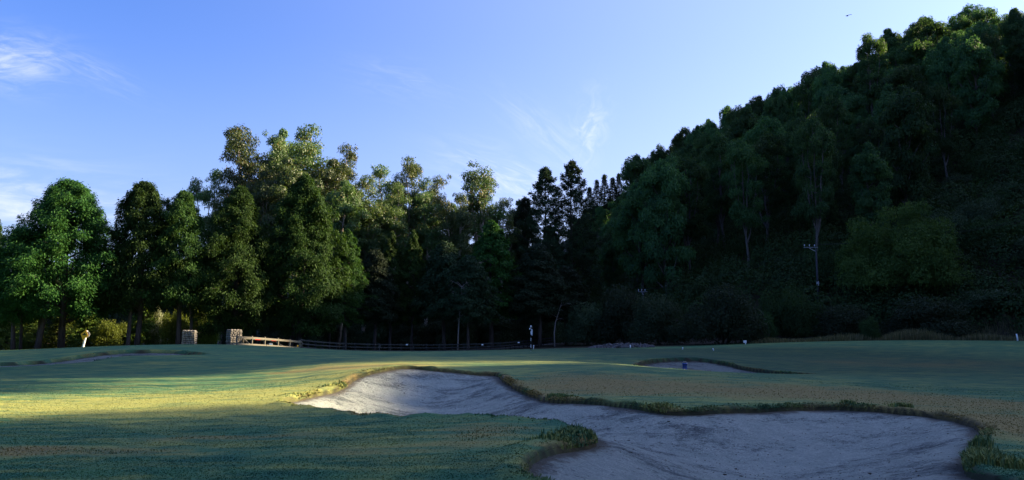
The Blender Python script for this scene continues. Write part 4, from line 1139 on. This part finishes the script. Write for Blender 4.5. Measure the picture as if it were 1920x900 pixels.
mb = MB(); mb.add(np.vstack([hv, [c + [0, -.066, .05]]]), [[i, (i + 1) % nh, nh + (i + 1) % nh, nh + i] for i in range(nh)], [[2 * nh, (i + 1) % nh, i] for i in range(nh)][::1])
mb.build('hump_symbol', M_BLACK, o)
tag(o, 'yellow diamond warning sign with a black hump on a leaning white post', 'sign')

# power poles and lines
def power_pole(px_arm, py_arm, d, arm_px, pole_frac, label):
    c = P3(px_arm, py_arm, d); ln = arm_px / F_PX * d
    xb = c[0] + ln * (pole_frac - .5); gz = ground_z(xb, c[1])
    o = empty('power_pole', (xb, c[1], gz)); H = c[2] - gz
    mb = MB(); mb.tube([(0, .16, -.5), (0, .16, H * .5), (0, .16, H + .05)], [.19, .15, .12], 10); mb.build('pole', M_POLEW, o, True)
    ax = c[0] - xb
    mb = MB(); mb.box((ax, 0, H), (ln, .11, .12), 0, .012); mb.build('crossarm', M_CONC, o)
    tops = []
    for f in (-.45, -.10, .26):
        q = np.array([ax + f * ln, 0, H + .06])
        mb = MB(); mb.tube([q, q + [0, 0, .14], q + [0, 0, .15], q + [0, 0, .24], q + [0, 0, .25], q + [0, 0, .36], q + [0, 0, .40]], [.025, .025, .085, .085, .06, .08, .03], 9); mb.build('insulator', M_STEEL, o, True)
        tops.append(q + [0, 0, .38] + np.array(o.location))
    mb = MB(); bar(mb, (ax * .2, .03, H - .55), (ax * 1.2 - .1, .03, H - .08), .05, .06); mb.build('arm_stay', M_STEEL, o)
    if pole_frac > .8:
        h2 = P3(px_arm, 532, d)[2] - gz
        mb = MB(); mb.box((-.08, -.14, h2), (.34, .22, .66), 0, .05); mb.build('fuse_box', M_STEEL, o)
    tag(o, label, 'power pole', 'power poles on the hill side')
    return tops
t1 = power_pole(1520.5, 464, 119, 27, .88, 'grey power pole with three white insulators left of the large spreading tree')
t2 = power_pole(1205, 547, 140, 17, .6, 'far power pole whose crossarm shows above the dark bush row')
far_end = P3(2050, 380, 105)
for k, (a, b) in enumerate(zip(t1, t2)):
    for (s_, e_) in ((a, b), (a, far_end + [k * .7, 0, 0])):
        t = np.linspace(0, 1, 24)[:, None]
        pts = s_ + (e_ - s_) * t; pts[:, 2] -= 1.3 * (4 * t * (1 - t))[:, 0]
        mb = MB(); mb.tube(pts, .006, 4)
        tag(mb.build('power_line', M_BLACK), 'thin overhead wire running from the near power pole', 'wire', 'overhead wires')

# bird
p = P3(1590, 29.5, 95)
rows = []
sp = np.linspace(-1, 1, 13)
vb_, qb_ = [], []
for i, u in enumerate(sp):
    au = abs(u); y = .56 * u; ch = .17 * (1 - au) ** .6 + .02; zz = .20 * au - .24 * au ** 2 + .02; bx = -.10 * au ** 1.5
    th_ = .055 * math.exp(-(u / .12) ** 2) + .008
    for cx_, cz_ in ((.6, 0), (.1, 1), (-.5, .2), (.1, -1)):
        vb_.append((bx + cx_ * ch * (2.2 if au < .05 else 1), y, zz + cz_ * th_))
for i in range(12):
    for j in range(4): qb_.append((i * 4 + j, i * 4 + (j + 1) % 4, i * 4 + 4 + (j + 1) % 4, i * 4 + 4 + j))
M_BIRD = plain_mat('bird_feathers', (.06, .06, .065), .8, .3, 12)
mb = MB(); mb.add(np.array(vb_), qb_ + [(0, 3, 2, 1), (48, 49, 50, 51)])
b_o = mb.build('bird', M_BIRD, None, True, loc=p); b_o.rotation_euler = (R(-18), R(10), R(105))
tag(b_o, 'small dark bird gliding high in the pale sky', 'bird')

# bare trees against the dark wood
def bare_tree(name, px, top, d, pts, label, nb, seed):
    rs = np.random.RandomState(seed)
    b = P3(px, 640, d); gz = ground_z(b[0], b[1]); o = empty(name, (b[0], b[1], gz))
    H = P3(px, top, d)[2] - gz
    path = np.array([(x * H, 0, z * H) for x, z in pts])
    mb = MB(); mb.tube(path, np.linspace(.11, .02, len(path)), 7); mb.build('trunk', M_DEAD, o, True)
    mb = MB()
    for k in range(nb):
        f = rs.uniform(.35, .97) * (len(path) - 1); a = path[int(f)] + (path[min(int(f) + 1, len(path) - 1)] - path[int(f)]) * (f % 1)
        az = rs.uniform(0, 6.28); ln = rs.uniform(.6, 1.6)
        e = a + [math.cos(az) * ln, math.sin(az) * ln, rs.uniform(-.3, .9) * ln]
        br = bezier(a, (a + e) / 2 + [0, 0, .25], e, 5); mb.tube(br, np.linspace(.03, .01, 5), 4, False)
        for j in range(5):
            s_ = br[rs.randint(1, 5)]; mb.tube([s_, s_ + rs.normal(0, .35, 3)], [.015, .006], 3, False)
    mb.build('branches', M_DEAD, o, True)
    tag(o, label, 'bare tree')
bare_tree('dead_tree', 858, 535, 111, [(0, -.03), (.01, .3), (.03, .6), (.05, .85), (.06, 1)], 'leafless grey twiggy tree against the dark conifers above the fence', 34, 4)
bare_tree('bare_sapling', 1040, 568, 117, [(0, -.03), (-.01, .3), (.02, .55), (.10, .8), (.16, 1)], 'slim pale bare sapling curving upward beside the dark bush row', 5, 8)

# ------------------------------------------------------------------ grass that stands up: rough, lips, seed heads
def blades(name, xy, z, length, width, lean, mat, attrs, label, cat, seed, stiff=.35):
    rs = np.random.RandomState(seed); n = len(xy)
    az = rs.uniform(0, 2 * np.pi, n); side = np.column_stack([np.cos(az), np.sin(az), np.zeros(n)])
    ld = np.column_stack([-np.sin(az), np.cos(az), np.zeros(n)]) * rs.uniform(0, stiff, n)[:, None] + lean
    b = np.column_stack([xy, z])
    up = np.array([0, 0, 1.])
    m = b + (up * .6 + ld * .35) * length[:, None]
    t = b + (up * (1 - .35 * np.linalg.norm(ld, axis=1)[:, None]) + ld) * length[:, None]
    w = side * width[:, None] * .5
    v = np.stack([b - w, b + w, m + w * .8, m - w * .8, t], 1).reshape(-1, 3)
    k = np.arange(n)[:, None] * 5
    q = np.concatenate([k, k + 1, k + 2, k + 3], 1); tr = np.concatenate([k + 3, k + 2, k + 4], 1)
    return tag(link_mesh(name, v, [q, tr], mat, attrs={a: np.repeat(x, 5) for a, x in attrs.items()}, smooth=False), label, cat, kind='stuff')
def sheet_z(xy):
    """height of the built turf sheet at points (bilinear)"""
    ix = np.clip(np.searchsorted(GX, xy[:, 0]) - 1, 0, nx - 2); iy = np.clip(np.searchsorted(GY, xy[:, 1]) - 1, 0, ny - 2)
    fx = (xy[:, 0] - GX[ix]) / (GX[ix + 1] - GX[ix]); fy = (xy[:, 1] - GY[iy]) / (GY[iy + 1] - GY[iy])
    def bl(A): return (A[iy, ix] * (1 - fx) + A[iy, ix + 1] * fx) * (1 - fy) + (A[iy + 1, ix] * (1 - fx) + A[iy + 1, ix + 1] * fx) * fy
    return bl
rs = np.random.RandomState(123)
n = 420000
u = rs.uniform(0, 1, n); y = 1 / (1 / 7.6 - u * (1 / 7.6 - 1 / 36)); x = rs.uniform(-.70, .70, n) * y
xy = np.column_stack([x, y]); bl = sheet_z(xy); sdv = bl(sdm)
keep = (sdv < -.03) & ((bl(DRY) < .35) | (rs.uniform(0, 1, n) < .3))
xy = xy[keep]; bl = sheet_z(xy); nn = len(xy); yv = xy[:, 1]; dryv = bl(DRY)
blades('grass', xy, bl(ZG) - .008, rs.uniform(.008, .022, nn) * (1 + .5 * (dryv > .6)) * np.clip((36 - yv) / 10, .3, 1), .006 + .0009 * yv, np.zeros(3), M_TURF, {'dry': dryv + rs.normal(0, .12, nn), 'litter': np.zeros(nn), 'sun_straw': bl(SUN_STRAW)},
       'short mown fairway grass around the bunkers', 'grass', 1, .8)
def SAND_Z(q): return sheet_z(q)(SZ_MAIN)
# longer, unmown fringe along the bunker lips
P_all, D_all, L_all, N_all = [], [], [], []
for poly, dens, lmul in ((B_MAIN, 260, 1.0), (B_RIGHT, 60, 1.0), (B_LEFT, 24, .8)):
    A = poly; B = np.roll(poly, -1, 0); ln = np.linalg.norm(B - A, axis=1)
    ar = .5 * np.sum(A[:, 0] * B[:, 1] - B[:, 0] * A[:, 1]); sg = 1 if ar > 0 else -1
    for a, b, l in zip(A, B, ln):
        m = int(dens * l)
        t = rs.uniform(0, 1, (m, 1)); d_ = unit((b - a)[None])[0]; inn = np.array([-d_[1], d_[0]]) * sg
        off = -np.abs(rs.normal(0, .13, (m, 1))) + .05
        P_all.append(a + (b - a) * t + inn * off); N_all.append(np.repeat(inn[None], m, 0))
        L_all.append(rs.uniform(.015, .055, m) * lmul)
P_all, N_all, L_all = np.concatenate(P_all), np.concatenate(N_all), np.concatenate(L_all)
bl = sheet_z(P_all); s_ok = bl(sdm)
tuft = np.clip(fbm(P_all, 2.1, 31) * .5 + .5, 0, 1.6)
lean = np.column_stack([N_all, np.zeros(len(N_all))]) * rs.uniform(.1, .9, len(N_all))[:, None]
lean[:, 2] = -rs.uniform(0, .5, len(lean))
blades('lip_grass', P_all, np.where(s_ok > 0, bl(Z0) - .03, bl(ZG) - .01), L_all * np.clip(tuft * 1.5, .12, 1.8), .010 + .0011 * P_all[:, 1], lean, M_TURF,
       {'dry': np.clip(bl(DRY) + .25 - .35 * tuft + rs.normal(0, .2, len(P_all)), 0, 1.1), 'litter': np.zeros(len(P_all)), 'sun_straw': bl(SUN_STRAW)}, 'ragged longer grass hanging over the bunker lips', 'grass', 2, .6)
# dark tufts on the tongue of turf and at the right end of the big bunker
pts, lens = [], []
for px, py, d, n_, r_, h_ in ((1095, 815, 12.1, 1500, .42, .13), (1060, 835, 11.3, 800, .4, .09), (1822, 836, 12.2, 900, .22, .16), (1815, 862, 10.9, 1500, .3, .17), (1850, 872, 10.2, 1500, .35, .17), (1690, 762, 18, 260, .2, .13), (1050, 745, 20.2, 400, .35, .1), (1230, 764, 17.3, 450, .35, .1), (1590, 762, 18.6, 150, .15, .12), (640, 722, 23.4, 420, .5, .08), (560, 743, 20.4, 300, .5, .06)):
    c = P3(px, py, d)[:2]
    pts.append(c + rs.normal(0, r_ * .5, (n_, 2))); lens.append(np.full(n_, h_) * rs.uniform(.5, 1.1, n_))
pts, lens = np.concatenate(pts), np.concatenate(lens); bl = sheet_z(pts); sdv = bl(sdm)
k_ = sdv < .06; pts, lens = pts[k_], lens[k_]; bl = sheet_z(pts)
blades('grass_tufts', pts, np.maximum(bl(ZG), bl(Z0) - .05) - .01, lens, .011 + .0009 * pts[:, 1], np.zeros(3), M_TURF, {'dry': rs.uniform(-.2, .45, len(pts)), 'sun_straw': rs.uniform(0, 1, len(pts)), 'litter': np.zeros(len(pts))},
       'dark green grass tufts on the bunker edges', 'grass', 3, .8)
mb = MB(); n_d = 0
while n_d < 1500:
    y = rs.uniform(7.6, 28); x = rs.uniform(-.4, .68) * y; q_ = np.array([[x, y]])
    if inside_sd(q_, B_MAIN)[0] < .05 or fbm(q_, .9, 55)[0] < rs.uniform(-1.4, 1.2): continue
    z_ = SAND_Z(q_)[0]; n_d += 1
    l_ = rs.uniform(.006, .026) * (2.2 if rs.uniform() < .04 else 1)
    mb.box((x, y, z_ + l_ * .12), (l_, l_ * rs.uniform(.25, .8), l_ * rs.uniform(.2, .45)), rs.uniform(0, 6.28), l_ * .1)
tag(mb.build('bunker_debris', plain_mat('twig_and_leaf_litter', (.055, .045, .032), .9, .5, 30)), 'scattered twigs, leaf bits and pebbles lying on the big bunker sand', 'litter', kind='stuff')
# tall dry grass and weeds at the foot of the hill
pts, lens = [], []
for k in range(15000):
    px = rs.uniform(1405, 1990); d = rs.uniform(96.5, 104)
    p = P3(px, 640, d)
    w_ = (.35 + .65 * abs(math.sin(px * .021) * math.sin(px * .0077 + 1))) * np.interp(px, [1405, 1440, 1600, 1990], [.3, .8, 1, 1.15])
    pts.append(p[:2]); lens.append(w_ * rs.uniform(.45, 1.25) * 1.35)
pts, lens = np.array(pts), np.array(lens)
blades('long_dry_grass', pts, G(pts) - .05, lens, rs.uniform(.03, .09, len(pts)), np.zeros(3), M_WEED, {'var': rs.uniform(0, 1, len(pts))}, 'tall dry grass and weeds between the mown slope and the bushes', 'long grass', 4, .45)

for k in list(fresh):
    for c in list(protos[k].children): bpy.data.objects.remove(c)
    bpy.data.objects.remove(protos[k])
